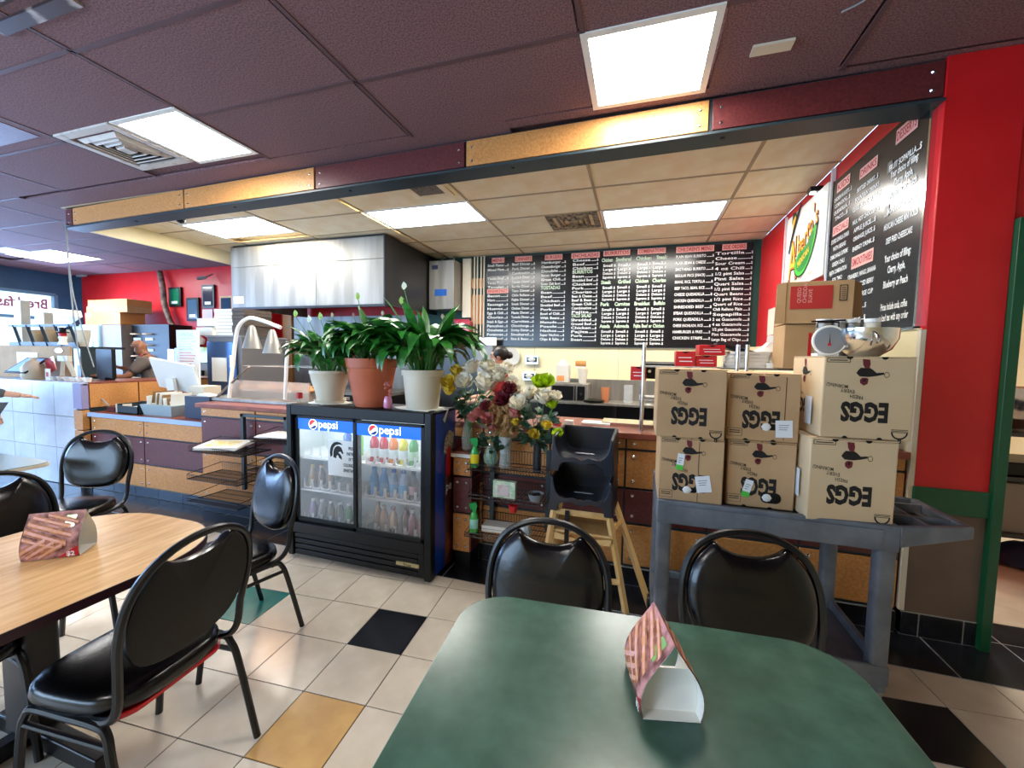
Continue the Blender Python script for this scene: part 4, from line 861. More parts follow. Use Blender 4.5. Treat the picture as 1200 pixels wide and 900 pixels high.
t = MB().prism(rrect(-.13, .13, -.09, .09, .03, 4), .03).build('takeout_pan', m_foam, loc=(.87, 2.9, RZ)); tag(t, 'wide pale pan beside the orange ball shaped bundle', 'pan')
tag(MB().lathe([(0, 0), (.05, .01), (.07, .04), (.05, .085), (0, .1)], 16).build('orange_bundle', drink('ee8a2a'), loc=(.86, 2.88, RZ + .03)), 'orange rounded bundle on the pale pan', 'bundle')
vs = []; 
m_bag = mat('clear_bag', 'e6e2d8', .35, alpha=.75)
pr = [(.1, 0), (.11, .03), (.07, .07), (.03, .1), (.02, .13), (.045, .17)]
mb = MB().lathe(pr, 14, sx=1.2); mb.v = [(x + .9 * z * .5 + random.uniform(-.01, .01), y + random.uniform(-.008, .008), z + random.uniform(-.006, .006)) for x, y, z in mb.v]
tag(mb.build('plastic_bag', m_bag, loc=(.74, 2.95, RZ + .03)), 'knotted pale plastic bag by the red wall', 'bag')
# ================================================================ WIRE RACKS
def basket(parent, x0, x1, y0, y1, z, h=.06, fr=.5, step=.018):
    mb = MB(); r = .003; f = h * fr
    mb.tube([(x0, y1, z + h), (x0, y0, z + f), (x1, y0, z + f), (x1, y1, z + h)], .003, 5, closed=True); mb.tube([(x0, y0, z), (x1, y0, z), (x1, y1, z), (x0, y1, z)], .004, 5, closed=True)
    n = max(3, int((x1 - x0) / step))
    for k in range(n + 1):
        x = x0 + (x1 - x0) * k / n; mb.tube([(x, y0, z + f), (x, y0, z), (x, y1, z), (x, y1, z + h)], r * .7, 3, caps=False)
    m = max(2, int((y1 - y0) / .07))
    for k in range(1, m): y = y0 + (y1 - y0) * k / m; mb.tube([(x0, y, z), (x1, y, z)], r, 4, caps=False)
    return wbuild(mb, 'wire_basket', m_blackm, parent)
def post(parent, x, y, z0, z1, w_=.03):
    p_ = wbuild(MB().box(x - w_ / 2, x + w_ / 2, y - .02, y + .01, z0, z1), 'post', m_slate, parent)
t = thing('newspaper_rack', 'dark wire newspaper rack with stepped baskets hung on the left counter', 'rack', (-2.95, 2.68, .25))
for x, z0 in ((-3.28, .28), (-2.80, .24), (-2.56, .3)): post(t, x, 2.66, z0, .955)
wbuild(MB().box(-3.3, -2.42, 2.64, 2.66, .93, .955), 'top_bar', m_slate, t)
for x0, x1, y0, z in ((-3.55, -2.98, 2.38, .66), (-3.55, -3.0, 2.36, .43), (-3.5, -2.95, 2.32, .255), (-2.9, -2.42, 2.4, .79), (-2.92, -2.42, 2.38, .56), (-2.85, -2.42, 2.32, .3)): basket(t, x0, x1, y0, 2.66, z, .075, .55)
def paper_stack(label, loc, rz, w_, d_, n, mm, tilt=0):
    t = thing('newspaper', label, 'newspaper', loc, rz, 'newspapers on the wire rack'); mb = MB()
    for k in range(n):
        a = random.uniform(-3, 3); M = Matrix.Translation((random.uniform(-.01, .01), random.uniform(-.01, .01), .004 * k)) @ Matrix.Rotation(rad(a), 4, 'Z')
        mb.box(-w_ / 2, w_ / 2, -d_ / 2, d_ / 2, 0, .003, 0, M)
    mb.build('pages', m_paper, t); MB().box(-w_ * .38, w_ * .3, -d_ * .3, d_ * .36, .004 * n, .004 * n + .001).build('front_print', mm, t)
    t.rotation_euler.x = tilt
paper_stack('folded newspaper with yellow front page on the left wire basket', (-3.3, 2.5, .695), rad(20), .34, .24, 6, mat('yellow_page', 'd9c66a', .7, col2='e8e0c0', scale=30), rad(4))
paper_stack('thin stack of grey papers on the upper right wire basket by cooler', (-2.66, 2.52, .825), rad(5), .38, .22, 4, mat('grey_page', 'c7c4bb', .7, col2='e6e2d8', scale=40), 0)
t = thing('wire_display_rack', 'black wire display rack with three baskets between post and booster seats', 'rack', (-.78, 2.67, .25))
for x in (-.965, -.56): post(t, x, 2.68, .3, .86, .032)
for x0, x1, y0, z in ((-1.05, -.53, 2.42, .745), (-1.04, -.53, 2.4, .565), (-1.04, -.5, 2.36, .325)): basket(t, x0, x1, y0, 2.67, z, .09 if z > .7 else .06, .4, .02)
def spray(label, loc, body, lab):
    t = thing('spray_bottle', label, 'bottle', loc, rad(20))
    MB().lathe([(.026, 0), (.029, .004), (.029, .1), (.022, .125), (.013, .14)], 14, sy=.75).build('body', body, t)
    MB().prism([(-.03, .175), (-.032, .195), (.012, .2), (.02, .18), (.014, .14), (-.012, .14), (-.012, .165), (-.022, .15), (-.024, .165)], .022, (0, .011, 0), X, Z).build('trigger', mat('spray_green', '159a4a', .4), t)
    MB().lathe([(.0295, .03), (.0298, .031), (.0298, .09), (.0295, .091)], 14, sy=.76).build('label', lab, t)
spray('yellow and green spray bottle on the top wire basket', (-1.02, 2.47, .75), drink('2fa04a'), drink('e8d024'))
spray('green spray bottle with pale blue label on the bottom wire basket', (-1.0, 2.42, .33), drink('3fae4f'), drink('8fd0c0'))
t = thing('gift_pack', 'pale green and white gift pack standing on middle wire basket', 'pack', (-.80, 2.45, .572), 0)
MB().box(-.075, .075, -.015, .02, 0, .115).build('pack', mat('mint_pack', 'a9c9a4', .5, col2='d9e2c8', scale=40), t); MB().box(-.045, .035, -.017, -.015, .02, .09).build('window', mat('pink_window', 'd8c6c4', .5, col2='b8656c', scale=25, lo=.5, hi=.8), t)
t = thing('small_basin', 'small grey plastic basin with dark berries on middle wire basket', 'bowl', (-.6, 2.48, .57)); MB().lathe([(.035, 0), (.05, .045), (.053, .05), (.046, .045), (.03, .006), (0, .005)], 18).build('bowl', m_greyp, t)
mb = MB()
for k in range(12): a = random.uniform(0, 6.28); r_ = random.uniform(0, .03); mb.lathe([(0, -.009), (.009, 0), (0, .009)], 6, (r_ * math.cos(a), r_ * math.sin(a), .04))
mb.build('contents', mat('dark_purple', '1d1420', .5), t, kind='stuff')
tag(MB().lathe([(.018, 0), (.032, .045), (.034, .05), (.028, .046), (0, .01)], 14).build('red_cup', m_redp, loc=(-.73, 2.42, .50)), 'small red cup hanging under the middle wire basket', 'cup')
t = thing('white_carton', 'long flat white carton on the bottom wire basket', 'box', (-.83, 2.5, .33), rad(4)); MB().box(-.13, .12, -.04, .06, 0, .04).build('carton', m_paper, t); MB().box(-.13, .12, -.041, -.04, .018, .02).build('seam', m_greyp, t)
tag(MB().lathe([(.02, 0), (.045, .02), (.05, .05), (.03, .085), (0, .09)], 9).build('wrapped_gift', mat('foil_wrap', 'b8cdd4', .2, .3, col2='e0e8ea', scale=30), loc=(-.665, 2.46, .33)), 'crinkled pale foil bundle on the bottom wire basket', 'bundle')
# ================================================================ BOOSTER SEATS AND HIGH CHAIR
m_boost = mat('navy_black_plastic', '12151f', .3, col2='181c28', scale=8)
def booster(label, z, s=1.0):
    t = thing('booster_seat', label, 'booster seat', (-.285, 2.43, z), rad(-2), 'stacked booster seats')
    W, D, Hh = .172 * s, .15, .225
    for k in (-1, 1): MB().hexa([(k * W - .01, -D, 0), (k * W + .01, -D, 0), (k * W + .01, D, 0), (k * W - .01, D, 0), (k * (W - .008) - .01, -D + .01, Hh * .9), (k * (W - .008) + .01, -D + .01, Hh * .9), (k * (W - .008) + .01, D - .01, Hh), (k * (W - .008) - .01, D - .01, Hh)]).build('side_wall', m_boost, t, bevel=.006)
    MB().box(-W, W, D - .02, D, .02, Hh).build('back_wall', m_boost, t, bevel=.005)
    mb = MB(); prf = [(-W + .01, .2), (-W + .03, .12), (-W + .07, .085), (0, .08), (W - .07, .085), (W - .03, .12), (W - .01, .2)]; P = [(p.x, p.y) for p in smooth_path([(a, b, 0) for a, b in prf], 3)]
    vs = []
    for x, z_ in P: vs += [(x, -D + .012, z_), (x, D - .02, z_)]
    mb.add(vs, [(2 * k, 2 * k + 2, 2 * k + 3, 2 * k + 1) for k in range(len(P) - 1)]).build('seat', m_boost, t)
    fr = [(-W, 0), (-W, .2)] + [(p.x, p.y) for p in smooth_path([(-W + .012, .2, 0), (-W + .03, .12, 0), (-W + .07, .082, 0), (-.04, .09, 0), (0, .075, 0), (.04, .09, 0), (W - .07, .082, 0), (W - .03, .12, 0), (W - .012, .2, 0)], 3)] + [(W, .2), (W, 0)] + [(p.x, p.y) for p in smooth_path([(W - .04, 0, 0), (W - .055, .045, 0), (.06, .06, 0), (0, .045, 0), (-.06, .06, 0), (-W + .055, .045, 0), (-W + .04, 0, 0)], 3)]
    MB().prism(fr, .014, (0, -D + .014, 0), X, Z).build('front_panel', m_boost, t, bevel=.003)
    MB().box(-.055, .055, -.04, -.02, .087, .09).build('seat_label', m_greyp, t)
booster('upper navy black booster seat of the stack of two', .835); booster('lower navy black booster seat resting on the wooden high chair', .598, 1.02)
t = thing('wooden_high_chair', 'pale wooden high chair under the booster seats', 'high chair', (-.28, 2.45, 0))
def bar(p, q, r=.014, nm='leg'): return MB().tube([p, q], r, 4, flat=1.4).build(nm, m_pine, t, smooth=20)
bar((-.17, -.13, .59), (-.24, -.2, 0)); bar((.15, -.13, .59), (.26, -.06, 0)); bar((.17, .1, .6), (.4, .03, 0)); bar((-.17, .12, .6), (-.26, .16, 0))
for a in (((-.17, -.13, .585), (.15, -.13, .585)), ((-.17, .12, .58), (.17, .1, .58)), ((-.2, -.15, .2), (.22, -.1, .2)), ((.17, -.12, .5), (.21, .08, .5)), ((-.18, -.13, .5), (-.19, .12, .5))): bar(*a, .013, 'crossbar')
MB().prism([(-.175, 0), (.16, 0), (.17, .04)] + [(p.x, p.y) for p in smooth_path([(.1, .03, 0), (0, .015, 0), (-.1, .03, 0), (-.175, .045, 0)], 3)], .02, (0, -.12, .42), X, Z).build('tray_front', m_pine, t)
MB().box(-.18, .18, -.13, .11, .46, .475).build('seat', m_pine, t, bevel=.003); MB().box(-.1, -.075, -.15, -.14, .36, .6).build('strap', m_black, t)
MB().prism(rrect(-.1, .14, 0, .1, .03, 4), .012, (0, -.1, .13), X, Z).build('foot_rest', m_pine, t)
MB().prism([(-.13, 0), (-.12, .06)] + [(p.x, p.y) for p in smooth_path([(-.06, .085, 0), (0, .07, 0), (.06, .085, 0)], 3)] + [(.12, .06), (.13, 0)], .01, (0, .09, .575), X, Z).build('back_board', m_pine, t)
t = MB().box(-.1, .1, -.07, .07, 0, .012).build('white_tray', m_white, loc=(-.28, 2.98, 1.016)); tag(t, 'white cutting board on the counter behind booster seats', 'tray')
tag(MB().box(-.26, .3, -.11, .11, 0, .02).build('steel_cover', m_chrome, loc=(.02, 3.05, 1.016)), 'shiny steel counter lid right of the cutting board', 'lid')
tag(MB().box(-.03, .03, -.03, .03, 0, .04).build('white_cup_holder', m_white, loc=(-.45, 2.8, 1.016)), 'small white holder beside the booster seats', 'holder')
t = thing('red_stapler', 'tiny red and black gadget on the brown counter behind flowers', 'gadget', (-.53, 2.78, 1.016)); MB().box(-.03, .03, -.015, .015, 0, .015).build('body', m_redp, t, bevel=.003); MB().box(-.02, .03, -.01, .01, .015, .022).build('top', m_black, t)
# ================================================================ PLANTS
def leaf_mesh(bend, wid, nm):
    mb = MB(); n = 8; P = []
    for k in range(n + 1):
        s = k / n; a = 1.25 - bend * s * s * 1.7
        P.append((P[-1][0] + math.cos(a) / n, 0, P[-1][2] + math.sin(a) / n) if P else (0, 0, 0))
    mb.tube(P[:5], [.009, .008, .007, .006, .005], 4, 0)
    vs = []; q = P[3:]; m = len(q)
    for k, p in enumerate(q):
        u = k / (m - 1); w_ = wid * math.sin(math.pi * min(1, u * .93 + .07)) ** .8 * (1 - .25 * u)
        if k == m - 1: w_ = .002
        vs += [(p[0], -w_, p[2] + w_ * .35), (p[0], 0, p[2]), (p[0], w_, p[2] + w_ * .35)]
    fs = []
    for k in range(m - 1):
        for j in (0, 1): fs.append((3 * k + j, 3 * k + 3 + j, 3 * k + 4 + j, 3 * k + 1 + j))
    mb.add(vs, fs, 1); return mb
LEAVES = []
for b_, w_ in ((.55, .11), (.9, .12), (1.25, .12), (1.6, .1), (.25, .09)):
    o = leaf_mesh(b_, w_, 'l').build('leaf', [m_stem, m_leaf], None, smooth=50); LEAVES.append(o.data); bpy.data.objects.remove(o)
def spathe(parent, p, q, col, w_=.02, face=-1):
    p, q = Vector(p), Vector(q); mb = MB().tube(smooth_path([p, p.lerp(q, .5) + Vector((.01, 0, .01)), q], 3), .0025, 5)
    st = mb.build('flower_stalk', m_stem, parent)
    pts = [(0, -1), (.6, -.6), (.95, -.05), (.8, .55), (.3, .95), (0, 1.25), (-.3, .95), (-.8, .55), (-.95, -.05), (-.6, -.6)]
    vs = [q + Vector((x * w_, -.004 - .006 * (1 - abs(x)), (z + 1) * w_ * 1.15)) for x, z in pts] + [q + Vector((0, .004, w_))]
    MB().add(vs, [(k, (k + 1) % 10, 10) for k in range(10)]).cyl(q + Vector((0, -.008, .005)), q + Vector((0, -.01, .028)), .003, n=6).build('spathe', col, st)
def lily(label, loc, prof, mpot, nl, lmin, lmax, dirs=None, seed=1, saucer=None):
    rnd = random.Random(seed); t = thing('peace_lily', label, 'potted plant', loc); zt = prof[-1][1]; rt = prof[-1][0]
    pp_ = MB().lathe(prof + [(rt - .008, zt), (rt - .012, zt - .03), (0, zt - .03)], 32).build('pot', mpot, t)
    MB().lathe([(rt - .012, zt - .028), (0, zt - .02)], 20).build('soil', m_soil, t)
    if saucer: MB().lathe([(saucer, 0), (saucer + .012, .02), (saucer + .006, .02), (saucer - .01, .004)], 28).build('saucer', mpot, t)
    for k in range(nl):
        L_ = rnd.uniform(lmin, lmax); a = rnd.uniform(0, 2 * math.pi); lm = rnd.choices(LEAVES, weights=(2, 4, 5, 5, 1))[0]
        o = bpy.data.objects.new('leaf', lm); COL.objects.link(o); o.parent = t
        r0 = rnd.uniform(0, rt * .5); o.location = (r0 * math.cos(a), r0 * math.sin(a), zt - .03); o.rotation_euler = (rnd.uniform(-.3, .3), rnd.uniform(-.25, .2), a + rnd.uniform(-.5, .5)); o.scale = (L_, L_ * rnd.uniform(.8, 1.1), L_)
    return t
PY = 2.45
for x, w_ in ((-2.17, .15), (-1.42, .17)):
    pts = [((w_ + random.uniform(-.012, .03)) * math.cos(k * math.pi / 12), (.11 + random.uniform(-.01, .02)) * math.sin(k * math.pi / 12)) for k in range(24)]
    o = MB().prism(pts, .004).build('doily', m_paper, loc=(x, PY, CZ + .001)); tag(o, ['crumpled white cloth under the left cream pot', 'white cloth under the right cream pot hanging over the cooler edge'][x > -2], 'cloth')
    if x > -2:
        MB().add([(.02, -.175, -.005), (.13, -.175, -.005), (.075, -.178, -.07), (.02, -.1, .002), (.13, -.1, .002)], [(0, 2, 1), (0, 1, 4, 3)]).add([(.178, -.07, -.002), (.186, .06, -.002), (.188, .0, -.09), (.12, -.07, .003), (.12, .06, .003)], [(0, 2, 1), (0, 1, 4, 3)]).build('hanging_corner', m_paper, o)
p1 = lily('peace lily in the left cream pot with drooping leaves', (-2.17, PY, CZ + .006), [(.085, 0), (.09, .01), (.1, .08), (.125, .16), (.135, .21), (.14, .215), (.14, .235)], m_pot, 95, .26, .46, seed=3, saucer=.1)
p2 = lily('peace lily in the big terracotta pot', (-1.80, PY - .01, CZ + .001), [(.11, 0), (.115, .02), (.12, .022), (.165, .27), (.176, .272), (.18, .335)], m_terra, 110, .26, .46, seed=5)
p3 = lily('tall peace lily in the right cream pot', (-1.4, PY, CZ + .006), [(.105, 0), (.11, .01), (.13, .22), (.14, .222), (.145, .26)], m_pot, 130, .32, .6, seed=8)
m_sp = mat('white_spathe', 'e3e6cf', .5); m_spg = mat('green_spathe', 'a9c95e', .5); m_spb = mat('faded_spathe', 'cdbfa8', .6)
for par, px_, py_, m in ((p1, 347, 372, m_spg), (p1, 363, 378, m_sp), (p1, 376, 375, m_spg), (p1, 390, 372, m_spb), (p2, 420, 352, m_spg), (p2, 415, 372, mat('pink_bud', 'a87a72', .6)), (p2, 449, 370, m_spb), (p3, 474, 340, m_sp), (p3, 471, 357, m_spg), (p3, 519, 374, m_spb)):
    q = at(px_, py_, y=PY - .02); L = par.location; spathe(par, Vector((random.uniform(-.03, .03), 0, .22)), q - L, m, .022 if m in (m_sp, m_spg) else .014)
t = thing('doll_vase', 'pink floral figurine between the terracotta and right cream pots', 'figurine', (-1.6, 2.34, CZ + .006)); MB().lathe([(.025, 0), (.03, .01), (.028, .05), (.02, .08)], 14).build('base', drink('d886a8'), t)
mb = MB()
for k in range(14): a = random.uniform(0, 6.28); mb.lathe([(0, -.012), (.012, 0), (0, .012)], 6, (.02 * math.cos(a), .02 * math.sin(a), random.uniform(.08, .17)))
mb.build('blossoms', m_petalp, t, kind='stuff')
t = thing('red_glass', 'small red candle glass at the left end of the cooler top', 'glass', (-2.365, 2.36, CZ)); MB().lathe([(.014, 0), (.014, .004), (.003, .01), (.003, .03)], 12).build('stem', m_glassv, t); MB().lathe([(.003, .03), (.022, .034), (.022, .075), (.02, .075), (.019, .036)], 14).build('cup', m_redp, t)
# ---- bouquets
def rose_mesh(m):
    mb = MB()
    for ring, (n, r, h, tilt) in enumerate(((5, .026, .036, .9), (5, .021, .04, .5), (4, .014, .042, .25), (3, .007, .042, .1))):
        for k in range(n):
            a = 2 * math.pi * k / n + ring * .6; vs = []
            for i in range(4):
                u = i / 3; rr = r * (.35 + .65 * u) + (.006 * u * u if ring < 2 else 0); z = h * u ** (1.2 if ring else 1.6) * (1 - .25 * (ring == 0) * u)
                for j in range(4): b_ = a + (j / 3 - .5) * (2 * math.pi / n) * 1.35 * (.6 + .4 * math.sin(math.pi * min(1, u + .25))); q = rr * (1 + .1 * (abs(j - 1.5) > 1)); vs.append((q * math.cos(b_), q * math.sin(b_), z))
            mb.add(vs, [(4 * i + j, 4 * i + j + 1, 4 * i + j + 5, 4 * i + j + 4) for i in range(3) for j in range(3)])
    o = mb.build('rose', m, None, smooth=60); d = o.data; bpy.data.objects.remove(o); return d
R_w, R_y, R_l, R_p, R_r = [rose_mesh(m) for m in (m_petalw, m_petaly, m_petall, m_petalp, m_petalr)]
def small_leaf():
    mb = MB(); pts = [(0, 0), (.3, .28), (.6, .3), (1, 0), (.6, -.3), (.3, -.28)]
    mb.add([(x, y, .12 * abs(y) - .25 * x * x) for x, y in pts] + [(.45, 0, -.06)], [(k, (k + 1) % 6, 6) for k in range(6)]); o = mb.build('leaf', m_leafd, None, smooth=0); d = o.data; bpy.data.objects.remove(o); return d
SL = small_leaf()
def bouquet(label, loc, vprof, mv, heads, leaves, lz, lr, seed, twigs=0, lcol=None):
    rnd = random.Random(seed); t = thing('vase_of_flowers', label, 'vase of flowers', loc); MB().lathe(vprof, 20).build('vase', mv, t); top_ = max(z for r, z in vprof)
    mb = MB()
    for k, (dm, px_, py_, yy, s_) in enumerate(heads):
        q = at(px_, py_, y=yy) - Vector(loc); mb.tube(smooth_path([(rnd.uniform(-.01, .01), rnd.uniform(-.01, .01), .02), (q.x * .25, q.y * .25, top_ + .02), (q.x, q.y, q.z)], 3), .0028, 5)
        o = bpy.data.objects.new('rose' if dm in (R_w, R_p, R_r) else 'blossom', dm); COL.objects.link(o); o.parent = t; o.location = q; o.scale = (s_ * 1.3,) * 3; o.rotation_euler = (rnd.uniform(.2, .8), rnd.uniform(-.4, .4), rnd.uniform(-.5, .5))
    mb.build('stems', m_stem, t, kind='stuff')
    for k in range(leaves):
        a = rnd.uniform(0, 6.28); r_ = lr[0] * rnd.random() ** .5; o = bpy.data.objects.new('leaf', SL); COL.objects.link(o); o.parent = t
        o.location = (r_ * math.cos(a) + lr[1], r_ * math.sin(a) * .6, rnd.uniform(*lz)); o.rotation_euler = (rnd.uniform(-1.2, 1.2), rnd.uniform(-1, .6), a); o.scale = (rnd.uniform(.05, .09),) * 3
    if twigs:
        mb = MB()
        for k in range(twigs):
            a = rnd.uniform(0, 6.28); s_ = rnd.uniform(.03, .13); z1 = rnd.uniform(.26, .44); e = (s_ * math.cos(a), s_ * math.sin(a), z1)
            mb.tube([(0, 0, top_ * .5), (e[0] * .5, e[1] * .5, top_ + .06), e], .0018, 3, caps=False)
            for q in range(6): mb.add([(e[0] + rnd.uniform(-.02, .02), e[1] + rnd.uniform(-.02, .02), e[2] + rnd.uniform(-.05, .02)) for _ in range(3)], [(0, 1, 2)])
        mb.build('dried_twigs', m_dry, t, kind='stuff')
    return t
VY = 2.52
bouquet('tall clear vase of ivory roses with grey green leaves on the panelled post', (-1.14, 2.62, .826), [(.03, 0), (.04, .01), (.045, .08), (.03, .16), (.018, .23), (.02, .27), (.018, .27)], m_glassv,
        [(R_y, 528, 452, 2.5, 1.3), (R_y, 535, 440, 2.5, 1.2), (R_y, 525, 462, 2.5, 1.2), (R_w, 545, 452, 2.48, 1.5), (R_w, 556, 436, 2.5, 1.5), (R_w, 571, 435, 2.5, 1.4), (R_w, 570, 456, 2.45, 1.7), (R_w, 580, 440, 2.5, 1.3), (R_w, 587, 447, 2.48, 1.3), (R_w, 592, 437, 2.5, 1.2), (R_r, 596, 460, 2.46, 1.2), (R_w, 600, 452, 2.5, 1.1)], 90, (.2, .42), (.12, .05), 11)
bouquet('clear cylinder vase of dried pink roses and tan twigs on the top wire basket', (-.83, 2.54, .75), [(.042, 0), (.04, .02), (.036, .1), (.045, .21), (.042, .21), (.033, .1)], m_glassv,
        [(R_p, 565, 487, 2.45, 1.1), (R_p, 571, 495, 2.44, 1.1), (R_p, 555, 494, 2.46, 1.0), (R_r, 591, 473, 2.45, 1.4), (R_r, 572, 479, 2.46, 1.0), (R_p, 601, 488, 2.45, 1.0), (R_y, 604, 498, 2.45, .7), (R_p, 578, 505, 2.46, .8)], 12, (.16, .3), (.06, 0), 12, twigs=150)
bouquet('dark glass vase of white roses and yellow lilies on the right of wire basket', (-.6, 2.5, .75), [(.024, 0), (.026, .01), (.026, .2), (.03, .21), (.026, .21)], mat('dark_vase', '2a2f3a', .1, alpha=.8),
        [(R_w, 608, 478, 2.44, 1.4), (R_w, 637, 472, 2.42, 1.4), (R_w, 650, 470, 2.45, 1.1), (R_w, 620, 466, 2.48, 1.2), (R_l, 630, 453, 2.46, 1.3), (R_l, 640, 452, 2.47, 1.3), (R_l, 648, 478, 2.44, 1.0), (R_y, 624, 512, 2.4, .9), (R_y, 640, 503, 2.4, .9), (R_l, 655, 512, 2.42, .9), (R_w, 606, 462, 2.5, 1.1)], 110, (.17, .4), (.1, 0), 13)
bouquet('squat green glass vase of greenery between spray bottle and cylinder vase', (-.93, 2.53, .75), [(.02, 0), (.045, .03), (.05, .07), (.03, .12), (.026, .14), (.024, .14)], mat('green_glass', '9fc4ac', .05, alpha=.4), [(R_p, 575, 500, 2.48, .6)], 26, (.1, .22), (.05, 0), 14)
# ================================================================ MENU BOARDS
def board(t, O, Rv, Uv, W_, H_, columns, N):
    # columns: (u0, width, rows); rows: (v, kind, text) ; metres from the top left corner
    heads = MB(); ht = MB(); wh = MB(); gr = MB(); pt = MB()
    for u0, cw, rows in columns:
        for v, kind, tx, *ex in rows:
            wd = ex[0] if ex else cw; P = O + Rv * u0 + Uv * -v
            if kind == 'H':
                hh = ex[1] if len(ex) > 1 else .075; c_ = O + Rv * (u0 + cw / 2) + Uv * -v
                heads.add([c_ + Rv * a * wd / 2 + Uv * b + N * .002 for a, b in ((-1, -hh * .2), (1, -hh * .2), (1, hh), (-1, hh))], [(0, 1, 2, 3)])
                ht.text(tx, c_ + N * .003 + Uv * hh * .05, Rv, Uv, hh * 1.05, 1, .02, 'C', fit=wd * .92)
            elif kind == 'G': gr.text(tx, P + N * .002, Rv, Uv, .07, 1, .03, fit=wd)
            elif kind == 'C': wh.text(tx, O + Rv * (u0 + cw / 2) + Uv * -v + N * .002, Rv, Uv, ex[1] if len(ex) > 1 else .06, 1, .018, 'C', fit=wd)
            elif kind == 'L':
                s_ = .052; n_ = min(.8, len(tx) * .042 / cw) * cw; wh.text(tx, P + N * .002, Rv, Uv, s_, 1, .016, fit=n_)
                wh.add([P + N * .002 + Rv * a + Uv * b for a, b in ((n_ + .01, 0), (cw - .02, 0), (cw - .02, .006), (n_ + .01, .006))], [(0, 1, 2, 3)]); wh.text('$', P + N * .002 + Rv * (cw - .018), Rv, Uv, .045, 1, .01, fit=.022)
            elif kind == 'P': pt.add([P + N * .0015 + Rv * a + Uv * b for a, b in ((0, -.01), (wd, -.01), (wd, .06), (0, .06))], [(0, 1, 2, 3)])
    for mb_, nm, m in ((heads, 'heading_plates', m_pink), (ht, 'heading_lettering', m_redt), (wh, 'white_lettering', m_boardw), (gr, 'pale_green_lettering', m_boardg), (pt, 'price_covers', m_boardp)):
        if mb_.v: wbuild(mb_, nm, m, t, smooth=0, kind='stuff')
t = thing('wall_menu', 'wide black menu board with eight white columns on the kitchen back wall', 'menu board', (-.45, YB - .03, 1.68))
bx0, bx1, bz0, bz1 = -2.29, 1.33, 1.665, 3.0
wbuild(MB().box(bx0, bx1, YB - .035, YB - .014, bz0, bz1), 'panel', m_boardk, t)
wbuild(MB().box(bx0, bx1, YB - .04, YB - .012, bz1, bz1 + .012).box(bx0, bx1, YB - .04, YB - .012, bz0 - .012, bz0), 'frame', m_slate, t)
items = {
 0: [('H', 'MENU')] + [('L', s) for s in ('Small Platter', 'Mixed Plate')] + [('P', ''), ('L', 'Tacos Beef'), ('L', 'Tacos Pork'), ('L', 'Tamales')] + [('H', 'BREAKFAST')] + [('L', s) for s in ('Bacon', 'Ham', 'Sausage', 'Huevos', 'Eggs & Chili', 'Chorizo', 'Steak & Eggs', 'Pancakes', 'Omelette', 'Potatoes', 'Oatmeal')],
 1: [('H', 'DINNERS')] + [('L', s) for s in ('Beef Dinner', 'Pork Dinner', 'Combination', 'Enchilada Dinner', 'Tamale Dinner', 'Burrito Dinner', 'Taco Dinner', 'Chile Relleno', 'Fajita Dinner', 'Steak Dinner', 'Chicken Dinner', 'Flauta Dinner', 'Tostada Dinner', 'Carnitas', 'Chimichanga', 'Shrimp Dinner', 'Smothered', 'Rice & Beans')],
 2: [('H', 'BURGERS')] + [('L', s) for s in ('Hamburger', 'Cheeseburger', 'Double', 'Bacon Burger', 'Green Chili', 'Green Chili Bowl')] + [('G', 'TOSTADAS')] + [('L', s) for s in ('Bean', 'Beef', 'Chicken', 'Shredded Beef', 'Pork', 'Bowl of Chili', 'With Beans', 'Menudo', 'Posole', 'Nachos', 'Super Nachos', 'Chips & Salsa')],
 3: [('H', 'ENCHILADAS')] + [('L', s) for s in ('Cheese', 'Beef', 'Chicken')] + [('G', 'BURRITOS')] + [('L', s) for s in ('Bean', 'Shredded Beef', 'Chicken', 'Pork', 'Chorizo', 'Bean & Cheese', 'Beef & Bean', 'Green Chili', 'Combination', 'Fajita')] + [('G', 'TACO SALAD')] + [('L', s) for s in ('Shredded', 'Ground Beef', 'Chicken', 'Fajita', 'Pork', 'Bean')],
 6: [('H', "CHILDREN'S MENU")] + [('L', s) for s in ('PLAIN BEAN BURRITO', 'PLAIN BEAN & CHEESE', 'SMOTHERED BURRITO', 'REGULAR PRICE (SNACK)', 'BEANS, RICE, TORTILLA', 'BEEF TACO, BEAN, RICE', 'CHEESE QUESADILLA', 'CHICKEN QUESADILLA', 'SHREDDED BEEF', 'STEAK QUESADILLA', 'PORK QUESADILLA', 'CHEESE ENCHILADA, RICE', 'HAMBURGER & FRIES', 'CHICKEN STRIPS')],
 7: [('H', 'SIDE ORDERS')] + [('L', s) for s in ('Tortilla', 'Cheese', 'Sour Cream', '4 oz Chili', '1/2 pint Salsa', 'Pint Salsa', 'Quart Salsa', '1/2 pint Beans', 'Quart Beans', '1/2 pint Rice', 'Quart of Rice', 'Chili Relleno Plain', 'Sopapilla', '2 oz Guacamole', '4 oz Guacamole', '1/2 pint Guacamole', 'Pint Guacamole', 'Large Bag of Chips')]}
cols = []
U0 = {0: (.0, .33), 1: (.39, .35), 2: (.84, .36), 3: (1.3, .36), 6: (2.68, .46), 7: (3.16, .43)}
for k, rows in items.items():
    u0, cw = U0[k]; u0 += .03; n = len(rows); out_ = []; dv = 1.24 / n
    for i, r in enumerate(rows):
        v = .07 + i * dv
        if r[0] == 'H': out_.append((v, 'H', r[1], {0: .2, 6: .46, 7: .28, 3: .4}.get(k, .26) if i == 0 else .34, .065 if i == 0 else .055))
        elif r[0] == 'G': out_.append((v, 'G', r[1], cw * .8))
        else: out_.append((v, r[0], r[1]))
    cols.append((u0, cw, out_))
